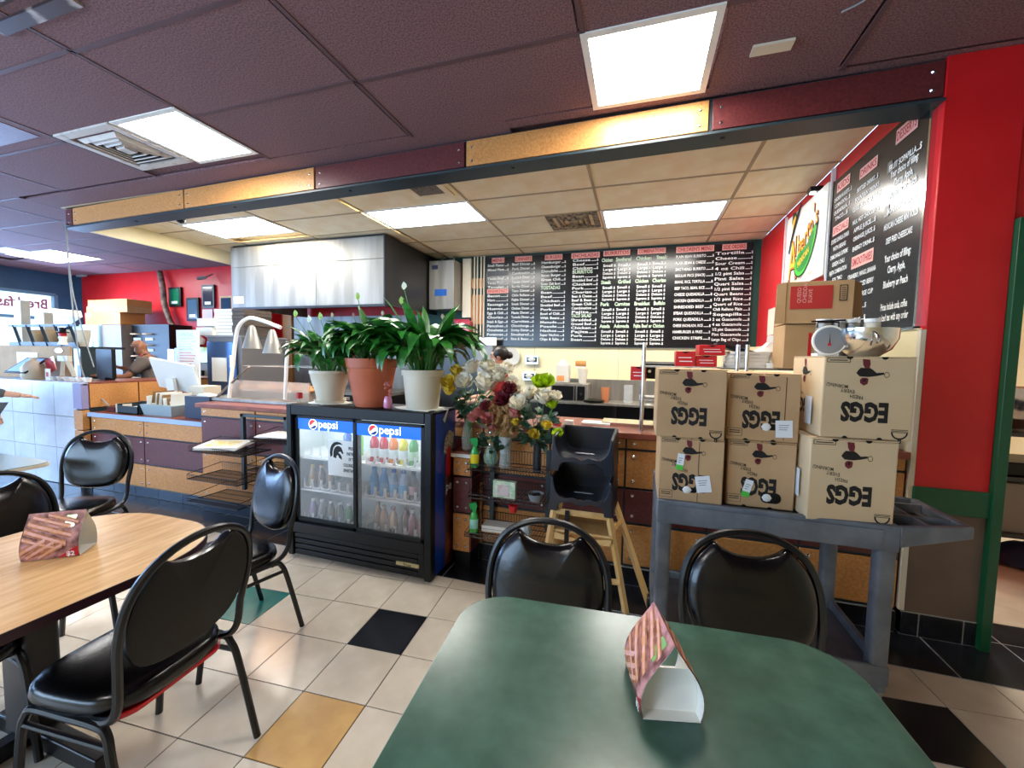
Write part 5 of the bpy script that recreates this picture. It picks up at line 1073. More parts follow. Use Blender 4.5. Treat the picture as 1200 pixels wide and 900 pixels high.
for k, (u0, nm, gs) in enumerate(((1.74, 'BURRITOS', ('Chicken   Smothered', 'Steak     Grilled', 'Pork    Carnitas', 'Asada   Adovada')), (2.2, 'COMBINATIONS', ('Chicken   Steak', 'Chicken   Chorizo', 'Breakfast   Buffalo', 'Fajita Beef or Chicken')))):
    cols.append((u0, .4, [(.06, 'H', nm, .36, .065)])); v = .13
    for g in gs:
        cols.append((u0, .4, [(v + .02, 'G', g, .4)])); v += .09
        for i in range(4):
            for j in (0, 1): cols.append((u0 + .02 + j * .2, .17, [(v, 'L', ('Small', 'Large', 'Deluxe', 'Supreme')[i])]))
            v += .054
board(t, Vector((bx0, YB - .036, bz1)), X, Z, bx1 - bx0, bz1 - bz0, cols, -Y)
# board on the red side wall
t = thing('side_menu', 'tall black menu board with dessert and drink lists on the red side wall', 'menu board', (1.42, 3.3, 1.69))
wbuild(MB().box(1.41, 1.429, 2.75, 3.87, 1.69, 2.9), 'panel', m_boardk, t)
wbuild(MB().box(1.405, 1.43, 2.735, 2.75, 1.68, 2.91).box(1.405, 1.43, 3.87, 3.885, 1.68, 2.91).box(1.405, 1.43, 2.735, 3.885, 1.675, 1.69), 'frame', m_chrome, t)
O = Vector((1.409, 3.87, 2.9)); c3 = (.75, .34, [(.105, 'H', 'DESSERTS', .2, .07), (.25, 'C', 'FRUIT SOPAPILLA....$', .3, .05), (.30, 'C', 'Your choice of filling:', .26), (.36, 'C', 'Cherry, Apple,', .18), (.42, 'C', 'Blueberry or Peach', .26), (.51, 'C', 'HONEY SOPAPILLA....$', .27, .05), (.6, 'C', 'MEXICAN CHEESE MINI ROLLS', .32, .05), (.69, 'C', 'DEEP FRIED CHEESECAKE', .25, .05), (.80, 'C', 'Your choice of filling:', .25), (.87, 'C', 'Cherry, Apple,', .17), (.955, 'C', 'Blueberry or Peach', .24), (1.09, 'C', 'Prices include soda, coffee', .26), (1.155, 'C', 'or iced tea with any order', .29), (.25, 'P', '', .05), (.51, 'P', '', .05)])
c2 = (.33, .38, [(.14, 'H', 'DRINKS', .22, .06), (.23, 'C', 'BOTTLED DRINKS....$', .26, .042), (.29, 'C', 'FOUNTAIN DRINKS', .3, .042), (.35, 'C', 'COFFEE OR ICED TEA REFILLS', .34, .042), (.44, 'C', 'MILK, HOT CHOCOLATE', .33, .042), (.50, 'C', 'APPLE JUICE....$', .28, .042), (.56, 'C', 'ORANGE JUICE..$', .28, .042), (.63, 'C', 'ENERGY DRINK..$', .28, .042), (.74, 'H', 'SMOOTHIES', .28, .07), (.82, 'C', 'STRAWBERRY, MANGO, BANANA', .36, .045), (.89, 'C', 'PEACH OR MIXED BERRY', .33, .045), (.96, 'C', 'SMALL OR LARGE CUP', .33, .045), (1.04, 'C', 'SMALL....$', .2, .045), (1.12, 'C', 'LARGE....$', .2, .045)])
c1 = (.03, .28, [(.1, 'H', 'KIDS', .2, .06), (.17, 'C', 'CHICKEN NUGGETS....$', .27, .04), (.22, 'C', 'CORN DOG....$', .24, .04), (.27, 'C', 'QUESADILLA....$', .25, .04), (.32, 'C', 'TACO....$', .2, .04), (.42, 'H', 'SPECIALS', .25, .06), (.49, 'C', 'STUFFED SOPAPILLA DINNER', .28, .045), (.55, 'C', 'WITH BEANS', .2, .045), (.61, 'C', 'CHIMICHANGA SUPREME', .28, .045), (.67, 'C', 'GREEN CHILI', .2, .045), (.73, 'C', 'FAJITA COMBINATION', .28, .045), (.79, 'C', 'FOR TWO', .16, .045), (.85, 'C', 'ASK FOR TODAYS SOUP', .28, .045)])
board(t, O, -Y, Z, 1.12, 1.21, [c1, c2, c3], -X)
# logo sign
t = thing('logo_sign', 'white restaurant sign with hat, red orange lettering and green chili', 'sign', (1.42, 4.4, 2.2))
wbuild(MB().box(1.395, 1.428, 3.93, 4.86, 2.2, 2.93), 'panel', mat('ivory_sign', 'e9e6d8', .4), t)
wbuild(MB().box(1.4, 1.43, 3.897, 3.91, 2.1, 3.02), 'upright_strip', m_white, t); wbuild(MB().box(1.41, 1.43, 4.985, 5.0, 2.1, 3.0), 'upright_strip', m_white, t)
m_orl = mat('orange_red_letters', 'e0591e', .5); m_yl = mat('yellow_letters', 'f0b32a', .5); m_gl = mat('chili_green', '3fae35', .45); m_gl2 = mat('chili_dark_green', '1c7a2f', .45)
LO = Vector((1.394, 4.86, 2.2)); R_, U_ = -Y, Z
pathw = [('A', .12, .10, .52, 1.0), ('l', .27, .31, .27, 1.0), ('b', .335, .30, .27, 1), ('e', .415, .315, .25, 1), ('r', .495, .345, .25, 1), ('t', .55, .38, .27, 1), ('o', .60, .42, .24, 1), ("'", .675, .47, .26, 1), ('s', .72, .46, .25, 1)]
mb1 = MB(); mb2 = MB(); mb3 = MB()
for chh, u, v, s_, xs_k in pathw:
    for m_, du, dn, bo in ((mb3, .012, .001, .03), (mb1, 0, .003, .02), (mb2, -.002, .004, -.005)): m_.text(chh, LO + R_ * (u + du) + U_ * (v - du) + -X * dn, R_, (U_ + R_ * -.06).normalized(), s_, .62, bo)
wbuild(mb3, 'letter_shadow', m_print, t, smooth=0, kind='stuff'); wbuild(mb1, 'logo_lettering', m_orl, t, smooth=0, kind='stuff'); wbuild(mb2, 'letter_highlight', m_yl, t, smooth=0, kind='stuff')
chili = [(.3, .16), (.38, .10), (.5, .1), (.62, .17), (.72, .3), (.76, .42), (.73, .46), (.66, .42), (.6, .36), (.5, .32), (.38, .3), (.31, .24)]
def lp(pts, f, c_=(.52, .27)): return [LO + R_ * (c_[0] + (a - c_[0]) * f) + U_ * (c_[1] + (b - c_[1]) * f) for a, b in pts]
for f, m, d in ((1.08, m_print, .0045), (1, m_gl, .0055), (.82, m_gl2, .0065)):
    P = [p - X * d for p in smooth_path(lp(chili, f), 3, closed=True)]; wbuild(MB().add(P, [tuple(range(len(P)))]), 'chili', m, t)
wbuild(MB().text('MEXICAN', LO + R_ * .38 + U_ * .17 - X * .0075, (R_ + U_ * .35).normalized(), (U_ - R_ * .35).normalized(), .08, 1, .02, fit=.27), 'chili_lettering', m_yl, t, smooth=0)
hat = [(.09, .37), (.12, .36), (.2, .5), (.3, .64), (.4, .76), (.37, .77), (.27, .69), (.25, .73), (.17, .74), (.15, .66), (.19, .58), (.13, .48)]
wbuild(MB().add([LO + R_ * a + U_ * b - X * .006 for a, b in hat], [tuple(range(len(hat)))]), 'hat', m_print, t); wbuild(MB().add([LO + R_ * a + U_ * b - X * .0068 for a, b in [(.18, .56), (.26, .67), (.24, .7), (.18, .66)]], [(0, 1, 2, 3)]), 'hat_band', m_yl, t)
wbuild(MB().text('Best green chili in town', LO + R_ * .1 + U_ * .05 - X * .001, R_, U_, .07, 1, 0, fit=.62), 'tagline', m_tbar_c, t, smooth=0, kind='stuff')
t = thing('camera_light', 'small bright security camera above the logo sign', 'camera', (1.38, 4.14, 2.93)); MB().box(-.05, .04, -.04, .04, 0, .04).build('body', m_black, t); MB().lathe([(0, 0), (.022, .002), (.022, .01)], 12, (-.02, 0, -.011)).build('lamp', mat('lamp_glow', 'ffffff', .4, emit=8), t)
tag(MB().box(-.003, .0, -.12, .12, -.15, .15).build('notice_sheet', m_pot, loc=(1.428, 5.35, 1.95)), 'pale notice sheet on red side wall below the logo sign', 'sheet')
# ================================================================ HOOD AND BACK KITCHEN
t = thing('extractor_hood', 'big stainless extractor hood with dark right side above the grill', 'hood', (-4.4, 5.2, 2.12))
for a, b, z0, z1 in ((-5.7, -4.7, 2.72, 3.0), (-4.695, -3.14, 2.72, 3.0), (-5.7, -4.2, 2.14, 2.715), (-4.195, -3.14, 2.14, 2.715)): wbuild(MB().box(a, b, 4.5, 4.52, z0, z1), 'front_sheet', m_steel, t, bevel=.002)
wbuild(MB().box(-5.7, -3.14, 4.521, 5.9, 2.3, 3.03), 'body', m_steeld, t); wbuild(MB().box(-3.14, -3.12, 4.5, 5.9, 2.14, 3.02), 'side_sheet', m_steeld, t); wbuild(MB().box(-5.72, -5.7, 4.5, 5.9, 2.14, 3.02), 'side_sheet', m_steel, t)
wbuild(MB().box(-5.7, -3.12, 4.5, 4.53, 2.115, 2.145), 'bottom_lip', m_steeld, t); wbuild(MB().box(-5.68, -5.5, 4.496, 4.5, 2.2, 2.3), 'notice', m_paper, t)
t = thing('grill_backsplash', 'pale stainless wall panel behind the grill under the hood', 'panel', (-4.4, 5.9, .9)); wbuild(MB().box(-6.0, -3.45, 5.88, 5.9, .9, 2.15), 'sheet', m_steel, t); wbuild(MB().box(-6.22, -6.02, 5.85, 5.92, 0.0, 2.3), 'yellow_post', m_osb, t)
t = thing('grill_range', 'dark cooking range under the extractor hood', 'range', (-4.5, 5.4, 0)); wbuild(MB().box(-5.6, -3.4, 4.95, 5.85, .1, .9), 'body', m_steeld, t); wbuild(MB().box(-5.6, -3.4, 4.9, 5.85, .9, .94), 'top', m_steel, t)
t = thing('control_cabinet', 'stainless control cabinet with small blue labels beside the hood', 'cabinet', (-2.85, 5.75, 2.2)); wbuild(MB().box(-3.1, -2.68, 5.6, 5.9, 2.2, 2.93), 'body', m_steel, t, bevel=.006); wbuild(MB().box(-2.66, -2.52, 5.86, 5.92, 2.1, 3.0), 'side_board', m_pot, t)
wbuild(MB().box(-3.0, -2.8, 5.596, 5.6, 2.4, 2.5), 'blue_label', drink('2a62b8'), t); wbuild(MB().box(-3.05, -2.95, 5.596, 5.6, 2.8, 2.86), 'dark_label', drink('1b2050'), t)
for x in (-2.98, -2.78): wbuild(MB().cyl((x, 5.8, 2.93), (x, 5.8, 3.03), .012), 'pipe', m_steel, t)
t = thing('wall_pipes', 'group of slim vertical pipes and tan board at left edge of the wall menu', 'pipes', (-2.36, 5.88, 1.2))
for x in (-2.47, -2.42, -2.36, -2.31): wbuild(MB().cyl((x, 5.88, 1.66), (x, 5.88, 3.03), .013, n=8), 'pipe', m_pot, t)
for z0, z1 in ((2.0, 2.45), (2.55, 2.7)): wbuild(MB().box(-2.52, -2.33, 5.9, 5.93, z0, z1), 'tan_board', m_osb, t)
def wallthing(name, label, cat, px_, py_, y, parts, group=None):
    p = at(px_, py_, y=y); t = thing(name, label, cat, p, 0, group)
    for nm, (x0, x1, y0, y1, z0, z1), m in parts: MB().box(x0, x1, y0, y1, z0, z1).build(nm, m, t, bevel=.002)
    return t
m_redbox = drink('b3223a')
wallthing('red_extinguisher_box', 'red box on the green wall behind the right lily', 'box', 541, 395, 5.7, [('body', (-.12, .12, 0, .15, 0, .25), m_redbox), ('edge', (-.13, .13, -.01, 0, .25, .27), m_redbox)])
wallthing('soap_dispenser', 'grey wall dispenser behind the cook', 'dispenser', 567, 428, 5.75, [('body', (-.14, .14, 0, .15, -.1, .35), m_greyp), ('cover', (-.08, .2, -.01, .0, .3, .42), m_white)])
t = thing('wall_plate', 'round pale plate hanging on wall behind the cook', 'plate', at(600, 418, y=5.9)); MB().lathe([(0, 0), (.08, .0), (.13, .02), (.135, .022), (.13, .026), (0, .01)], 24, M=Matrix.Rotation(rad(90), 4, 'X')).build('plate', m_foam, t)
for k, (px_, py_) in enumerate(((623, 422), (620, 441))):
    t = wallthing('towel_dispenser', ['upper chrome towel dispenser on the butter wall', 'lower chrome towel dispenser on the butter wall'][k], 'dispenser', px_, py_, 5.86, [('body', (-.1, .1, 0, .07, -.06, .06), m_chrome), ('slot', (-.08, .08, -.003, 0, -.035, .045), m_slate)], 'towel dispensers on the kitchen wall')
    MB().lathe([(0, -.04), (.05, -.01), (.06, .02), (0, .045)], 7, (0, -.015, 0), sy=.4).build('towel', m_paper, t)
t = thing('steel_shelf', 'long stainless shelf along the kitchen back wall', 'shelf', (-.3, 5.6, .85)); wbuild(MB().box(-1.4, 1.3, 5.35, 5.92, .885, .91), 'shelf_board', m_steel, t); wbuild(MB().box(-1.1, 1.3, 5.9, 5.93, .91, 1.2), 'backsplash', m_steel, t)
for x in (-1.2, -.3, .6): wbuild(MB().box(x, x + .04, 5.4, 5.44, 0, .885), 'support', m_steeld, t)
t = thing('steel_worktable', 'dark stainless worktable below the shelf', 'table', (-.3, 4.9, 0)); wbuild(MB().box(-1.4, 1.3, 4.75, 5.3, .62, .65), 'top', m_steeld, t)
for x in (-1.35, 1.2): wbuild(MB().box(x, x + .05, 4.8, 4.85, 0, .62), 'leg', m_steel, t)
for k, (x, w_, h_, m) in enumerate(((-1.1, .3, .1, m_black), (-.6, .34, .07, m_steeld), (.2, .3, .12, m_steeld))): tag(MB().box(-w_ / 2, w_ / 2, -.15, .15, 0, h_).build('pan', m, loc=(x, 5.0, .65), bevel=.004), ['black pan at left on the low steel worktable', 'flat dark pan in the middle of the low steel worktable', 'dark steel pan at right on the low steel worktable'][k], 'pan', 'pans on the low worktable')
t = thing('microwave', 'stainless microwave with dark door and dial on the steel shelf', 'microwave', (-.87, 5.6, .911)); MB().box(-.26, .24, -.2, .2, 0, .24).build('body', m_steel, t, bevel=.004); MB().box(-.24, .05, -.205, -.2, .02, .21).build('door', m_black, t); MB().box(.1, .2, -.205, -.2, .02, .21).build('control_panel', m_black, t)
MB().tube([(.075, -.225, .02), (.075, -.225, .22)], .012, 8).build('handle', m_chrome, t); MB().cyl((.15, -.215, .11), (.15, -.205, .11), .02).build('dial', m_chrome, t)
t = thing('clear_bin', 'clear bin with pale contents and orange tag on the microwave', 'bin', (-1.0, 5.6, 1.152)); MB().lathe([(.1, 0), (.12, .01), (.125, .24), (.1, .24)], 4, M=Matrix.Rotation(rad(45), 4, 'Z')).build('bin', m_bag, t, smooth=0); MB().box(-.07, .03, -.095, -.09, .03, .1).build('orange_tag', drink('e08a3a'), t); MB().lathe([(.0, .24), (.08, .24), (.05, .3), (0, .33)], 9).build('bag_top', m_bag, t)
t = thing('rolled_bag', 'tan paper roll on a clear tub on the microwave', 'roll', (-.73, 5.6, 1.152)); MB().cyl((-.1, 0, .27), (.04, 0, .27), .04, n=14).build('roll', m_osb, t); MB().lathe([(.05, 0), (.07, .2), (.06, .2)], 16).build('tub', m_bag, t); MB().box(-.1, .04, -.05, .05, .21, .23).build('lid', m_paper, t)
tag(MB().lathe([(.05, 0), (.06, .2), (.055, .2)], 16).build('orange_jar', drink('c9825a'), loc=(-.42, 5.6, .911)), 'orange brown plastic jar on the steel shelf', 'jar'); tag(MB().lathe([(.06, 0), (.06, .24), (.055, .24)], 16).build('glass_jar', m_glassv, loc=(-.12, 5.6, .911)), 'empty clear jar on the steel shelf', 'jar')
tag(MB().lathe([(.0, 0), (.1, .005), (.12, .03), (.05, .055), (0, .06)], 14, sx=1.3).build('black_lump', m_black, loc=(-.56, 5.45, .911)), 'black bundle lying on the steel shelf beside the microwave', 'bundle')
t = thing('faucet', 'chrome wall faucet above the steel sink at the back', 'faucet', (.22, 5.8, .95)); MB().tube(smooth_path([(0, .08, 0), (0, 0, 0), (0, -.05, .1), (0, -.15, .14), (0, -.2, .1)], 4), .012, 8).build('spout', m_chrome, t)
for s in (-1, 1): MB().tube([(0, 0, 0), (s * .12, 0, 0), (s * .14, -.04, .03)], .014, 8).build('tap', m_chrome, t)
# ================================================================ LEFT SIDE: FOOD WARMER, CABINET, COUNTER CLUTTER
FY = 2.92
t = thing('food_warmer', 'white framed food warmer with two cone heat lamps and glass guard', 'food warmer', (-3.4, 3.0, 1.016))
def fp(px_, py_, y=FY): return at(px_, py_, y=y) - Vector(t.location)
MB().tube(smooth_path([fp(268, 471), fp(272, 435), fp(276, 400), fp(280, 382), fp(291, 373), fp(305, 375), fp(329, 384)], 4), .017, 8).build('lamp_arch', m_white, t)
MB().tube([fp(334, 468), fp(337, 400)], .015, 8).build('upright', m_white, t)
MB().tube([fp(246, 473), fp(268, 452), fp(292, 430)], .014, 8, flat=.5).build('guard_brace', m_steel, t)
for a, b in (((295, 381), (291, 419)), ((319, 386), (316, 425))):
    p, q = fp(*a), fp(*b); MB().lathe([(.012, 0), (.03, -.02), (.083, -.22), (.08, -.22), (.02, -.03)], 20, p).build('lamp_shade', m_steel, t); bulb = MB().lathe([(0, -.21), (.04, -.2), (.035, -.16)], 12, p).build('bulb', mat('warm_bulb', 'ffb070', .4, emit=6), t)
    l = bpy.data.lights.new('heat_lamp', 'SPOT'); l.energy = 14; l.color = (1, .5, .22); l.spot_size = rad(120); l.shadow_soft_size = .04; o = bpy.data.objects.new('heat_lamp', l); COL.objects.link(o); o.location = p + Vector(t.location) + Vector((0, 0, -.19))
MB().box(-.7, .55, -.12, .5, 0, .03).build('base', m_steel, t, bevel=.004); MB().box(-.48, .5, .0, .02, .03, .2).build('front_guard', mat('smoky_glass', 'cfc0b0', .1, alpha=.5), t)
MB().box(-.48, .5, .02, .45, .03, .1).build('pan_well', m_steel, t); mb = MB()
for k in range(60): a, b = random.uniform(-.45, .47), random.uniform(.05, .42); mb.lathe([(0, -.02), (.04, 0), (0, .025)], 6, (a, b, .12))
mb.build('food', mat('tortilla_tan', 'c99866', .8, col2='a8713f', scale=20), t, kind='stuff')
MB().box(-.3, .55, .0, .44, .34, .345).build('upper_glass', m_glassv, t)
t = thing('holding_cabinet', 'steel holding cabinet with blue tinted door and taped paper', 'cabinet', (-5.1, 4.1, 0)); [wbuild(MB().cyl((x, y, 0), (x, y, .09), .03), 'foot', m_black, t) for x in (-5.25, -4.77) for y in (3.87, 4.45)]; wbuild(MB().box(-5.3, -4.72, 3.82, 4.5, .08, 1.68), 'body', mat('grey_cabinet', '6e6c6e', .5), t, bevel=.006)
wbuild(MB().box(-5.27, -4.78, 3.79, 3.82, .5, 1.62), 'door', mat('blue_steel_door', '3f5c86', .25, .6), t, bevel=.006); wbuild(MB().box(-4.84, -4.81, 3.76, 3.79, 1.3, 1.45), 'handle', m_chrome, t); wbuild(MB().box(-5.18, -4.93, 3.784, 3.79, 1.12, 1.42), 'paper', m_paper, t); wbuild(MB().box(-5.31, -4.71, 3.8, 4.5, 1.68, 1.7), 'top', m_greyp, t)
m_tob = mat('brown_box_end', '584d45', .8)
for k in range(8):
    t = thing('takeout_box', ('lowest', 'second lowest', 'third from bottom', 'fourth from bottom', 'fifth from bottom', 'sixth from bottom', 'second highest', 'topmost')[k] + ' takeout box of the stack on the holding cabinet', 'box', (-5.0 + random.uniform(-.012, .012), 4.05, 1.702 + k * .042), 0, 'takeout boxes stacked on the holding cabinet'); MB().box(-.2, -.196, -.2, .2, 0, .038).box(-.198, .1, -.203, -.2, 0, .038).build('white_side', m_paper, t); MB().box(-.196, .3, -.2, .2, 0, .039).build('carton', m_tob, t)
for k in range(2): tag(MB().box(-.16, .12, -.1, .1, 0, .1).build('small_white_box', m_paper, loc=(-5.42 + k * .02 + .12, 3.9, 1.702 + k * .115)), ['lower small white box left of the takeout stack', 'upper small white box left of the takeout stack'][k], 'box')
t = thing('order_sheet', 'tall handwritten white order sheet with blue and red writing', 'sheet', at(220, 418, y=3.6)); MB().box(-.19, .19, 0, .015, -.36, .33).build('sheet', m_paper, t); MB().box(-.02, .02, .015, .035, .0 - t.location.z, .3).build('stand', m_slate, t); mb = MB(); mr = MB()
for k in range(13): (mb if k < 5 else mr).box(-.14, .14 - random.uniform(0, .08), -.002, 0, .22 - k * .035, .229 - k * .035)
mb.text('SPECIAL', (-.12, -.002, .25), X, Z, .06, 1, .01, fit=.24).build('blue_writing', drink('4fa0b8'), t, kind='stuff'); mr.build('red_writing', drink('d77a7a'), t, kind='stuff')
t = thing('ticket_printer', 'grey ticket printer below the order sheet', 'printer', (-5.05, 3.35, 0)); wbuild(MB().box(-5.25, -4.75, 3.25, 3.6, .8, .95), 'body', m_slate, t); wbuild(MB().box(-5.22, -4.8, 3.28, 3.55, .95, .97), 'top', m_greyp, t)
for k, (px0, px1, py0, py1, m, mm) in enumerate(((197, 212, 337, 359, m_black, drink('1f7a55')), (218, 233, 349, 376, m_black, drink('4f6a80')), (236, 251, 334, 361, m_slate, drink('403a44')), (257, 273, 347, 370, m_osb, drink('31455c')))):
    a, b = at(px0, py0, y=5.6), at(px1, py1, y=5.6); t = thing('framed_certificate', ['green certificate in black frame, leftmost on the red wall', 'blue grey certificate in black frame on the red wall', 'dark certificate highest of the frames on the red wall', 'certificate in tan wooden frame next to the hood'][k], 'picture', (a.x, 5.6, b.z), 0, 'certificates on the red wall'); w_, h_ = b.x - a.x, a.z - b.z
    MB().box(0, w_, 0, .03, 0, h_).build('frame', m, t); MB().box(w_ * .12, w_ * .88, -.004, 0, h_ * .1, h_ * .9).build('print', mm, t); MB().box(w_ * .25, w_ * .75, -.006, -.004, h_ * .15, h_ * .28).build('plaque', m_paper, t)
p = at(243, 372, y=5.62); tag(MB().box(-.13, .13, 0, .01, -.15, .15).build('wall_notice', mat('pinkish_paper', 'd9c4c4', .7), loc=p), 'pale paper notice taped under the certificates', 'sheet')
# stuff in the far left
t = thing('soda_machine', 'pale blue soda fountain machine with round red white emblem', 'soda machine', (-9.6, 5.1, 0)); wbuild(MB().box(-10.3, -9.55, 4.9, 5.5, .8, 1.96), 'body', mat('pale_blue_panel', '9cc4dc', .3), t, bevel=.02); wbuild(MB().box(-9.53, -9.0, 4.95, 5.5, .8, 1.96), 'side_body', mat('taupe_panel', '84756c', .5), t)
wbuild(MB().lathe([(0, 0), (.2, .001), (.2, .01)], 24, M=Matrix.Translation((-9.9, 4.895, 1.62)) @ Matrix.Rotation(rad(90), 4, 'X')), 'emblem', m_white, t); wbuild(MB().add([(-9.9 + .17 * math.cos(k * math.pi / 10), 4.88, 1.64 + .15 * math.sin(k * math.pi / 10)) for k in range(11)], [tuple(range(10, -1, -1))]), 'emblem_red', drink('e05a4a'), t)
wbuild(MB().box(-10.1, -9.6, 4.85, 4.9, .85, 1.2), 'dispense_bay', m_black, t)
t = thing('cup_rack', 'black rack with ten cup lid pictures against the red wall', 'rack', (-8.6, 5.2, 0)); wbuild(MB().box(-8.95, -8.0, 5.1, 5.5, .8, 1.97), 'board', m_black, t)
for r in range(5):
    for c_ in range(2): x, z = -8.82 + c_ * .32, 1.78 - r * .2; p_ = wbuild(MB().lathe([(0, 0), (.1, .01), (.09, .05), (0, .055)], 10, M=Matrix.Translation((x, 5.09, z)) @ Matrix.Scale(.5, 4, Z)), 'lid_sample', mat('beige_lid', 'b8a48c', .6), t); wbuild(MB().box(x - .1, x + .1, 5.09, 5.1, z - .1, z - .05), 'sample_label', m_paper, t)
tag(MB().box(-1.55, 1.55, -.4, .4, 0, .795).build('base_cabinet', m_steeld, loc=(-8.85, 5.2, 0)), 'long dark base cabinet under the soda machine', 'cabinet')
for k, (x0, m, h_, lb) in enumerate(((-7.9, drink('c95a3a'), .22, 'red tea box next to the green one'), (-7.72, drink('2f9a4f'), .24, 'narrow green tea box on the drinks shelf'), (-7.5, drink('b6c94a'), .26, 'wide yellow green tea box on the drinks shelf'))): o = MB().box(0, (.17, .17, .75)[k], 0, .2, 0, h_).build('tea_box', m, loc=(x0, 5.0, 1.31)); tag(o, lb, 'box', 'tea boxes on the drinks shelf')
t = thing('drinks_shelf', 'low pale shelf unit under the tea boxes', 'shelf', (-7.4, 5.1, 0)); wbuild(MB().box(-7.95, -6.7, 4.95, 5.5, .8, 1.3), 'body', mat('warm_grey', '8d8880', .6), t); wbuild(MB().box(-7.9, -7.45, 4.9, 4.95, .95, 1.28), 'blue_sheet', drink('a8cfe6'), t); wbuild(MB().box(-7.35, -6.95, 4.9, 4.95, .9, 1.18), 'dark_dispenser', m_black, t)
tag(MB().lathe([(.0, 0), (.25, .02), (.28, .1), (.15, .2), (0, .22)], 12, sy=.5).build('bread_bag', m_bag, loc=(-7.45, 5.1, 1.6)), 'clear bag of bread rolls above the tea boxes', 'bag')
for k, (x, w_, z, h_, m) in enumerate(((-10.1, 1.0, 1.97, .22, m_osb), (-10.05, 1.15, 2.19, .12, m_card), (-10.0, 1.1, 2.31, .12, m_osb))): tag(MB().box(0, w_, 0, .4, 0, h_).build('flat_carton', m, loc=(x, 5.0, z), bevel=.004), ['bottom flat carton on the soda machine', 'middle flat carton on the soda machine', 'topmost flat carton on the soda machine'][k], 'box', 'flat cartons on the soda machine')
t = MB().box(-.3, .3, -.2, .2, 0, .12).build('open_carton', m_pot, loc=(-10.25, 4.7, 2.0)); t.rotation_euler.y = rad(-20); tag(t, 'tilted open white carton left of the flat cartons', 'box')
mb = MB().tube(smooth_path([(-8.9, 5.55, 3.02), (-8.75, 5.5, 2.7), (-8.72, 5.5, 2.4), (-8.6, 5.5, 2.1), (-8.5, 5.5, 1.97)], 5), .05, 8); tag(mb.build('flex_duct', mat('brown_duct', '5c3f38', .6, col2='8b7468', scale=12), smooth=60), 'brown flexible duct hanging on the red wall', 'duct')
for k, (px_, py_) in enumerate(((217, 312), (241, 325))):
    p = at(px_, py_, y=5.5); t = thing('wall_camera', ['small grey camera under the ceiling left of the hood', 'small grey camera on the red wall above the certificates'][k], 'camera', p, 0, 'cameras by the red wall'); MB().cyl((0, 0, 0), (-.08, -.1, -.04), .03, n=10).build('body', m_greyp, t); MB().tube([(0, 0, 0), (.05, .1, .08)], .012, 6).build('bracket', m_steel, t)
t = thing('emergency_light', 'twin headed emergency light at the corner of blue and red wall', 'emergency light', at(93, 321, y=5.45)); MB().box(-.12, .12, 0, .06, -.05, .05).build('body', m_greyp, t)
for s in (-1, 1): MB().lathe([(0, .02), (.05, .02), (.04, -.03), (0, -.04)], 12, (s * .1, -.03, .07)).build('lamp_head', m_white, t)
t = thing('dome_camera', 'small black dome sensor on kitchen ceiling by the beam', 'camera', (-5.15, 3.45, ZC)); MB().lathe([(.05, 0), (.05, -.02), (.035, -.05), (0, -.065)], 14).build('dome', m_black, t)
# hanging cords at the left end of the beam
for k, (a, b, lb) in enumerate(((((77, 262), (82, 330), (90, 400), (100, 445), (128, 476)), 0, 'thin cord hanging from beam end down to the black tray'), (((76, 262), (84, 335), (96, 385), (110, 430)), 0, 'thin pale cord beside the longer one at beam end'))):
    P = [at(px_, py_, y=2.88) for px_, py_ in a]; tag(MB().tube(smooth_path(P, 5), .008 - .002 * k, 5).build('cord', m_greyp), lb, 'cord', 'cords hanging from the beam end')
# counter things
def bx_at(name, label, cat, px0, px1, py0, py1, y, d, m, group=None, rz=0, bevel=.004):
    a, b = at(px0, py0, y=y), at(px1, py1, y=y); t = thing(name, label, cat, ((a.x + b.x) / 2, y, min(a.z, b.z)), rz, group); w_, h_ = abs(b.x - a.x) / 2, abs(a.z - b.z)
    MB().box(-w_, w_, 0, d, 0, h_).build('body', m, t, bevel=bevel); return t, w_, h_
t = thing('napkin_bin', 'dark blue bin at the right end of the low counter', 'bin', (-4.12, 2.98, .826)); MB().box(-.18, .16, -.12, .1, 0, .22).build('body', mat('navy_plastic', '14233f', .45), t, bevel=.004); MB().prism([(-.12, .2), (-.05, .245), (.05, .235), (.12, .2)], .1, (0, .03, 0), X, Z).build('papers', m_paper, t)
t = thing('menu_holder', 'grey bin packed with paper menus on the low counter', 'bin', (-4.68, 2.98, .826)); MB().hexa([(-.2, -.13, 0), (.2, -.13, 0), (.2, .13, 0), (-.2, .13, 0), (-.23, -.15, .11), (.23, -.15, .11), (.23, .15, .11), (-.23, .15, .11)]).build('tub', mat('pale_blue_grey_tub', '93a5ac', .45), t)
for k in range(14): MB().box(-.2, -.196, -.1, .1, 0, .15, 0, Matrix.Translation((k * .028, 0, .05)) @ Matrix.Rotation(rad(random.uniform(-16, 16)), 4, 'Y')).build('menu', (m_paper, m_paper, m_cardd)[k % 3], t)
t = thing('letter_tray', 'black open tray with paper on the low counter', 'tray', (-5.08, 2.92, .826)); MB().box(-.16, .16, -.1, .12, 0, .01).box(-.16, .16, -.1, -.09, 0, .08).box(-.16, .16, .11, .12, 0, .11).box(-.16, -.15, -.1, .12, 0, .1).box(.15, .16, -.1, .12, 0, .1).build('tray', m_slate, t); MB().box(-.12, .12, -.07, .08, .05, .06).build('paper', m_paper, t)
for k, (x, lb) in enumerate(((-5.42, 'small maroon box at the left end of the low counter'), (-5.28, 'small pale card next to the maroon box on the low counter'))): tag(MB().box(-.06, .06, -.04, .04, 0, (.05, .09)[k]).build('small_box', (m_osb2, m_pot)[k], loc=(x, 2.9, .826)), lb, 'box')
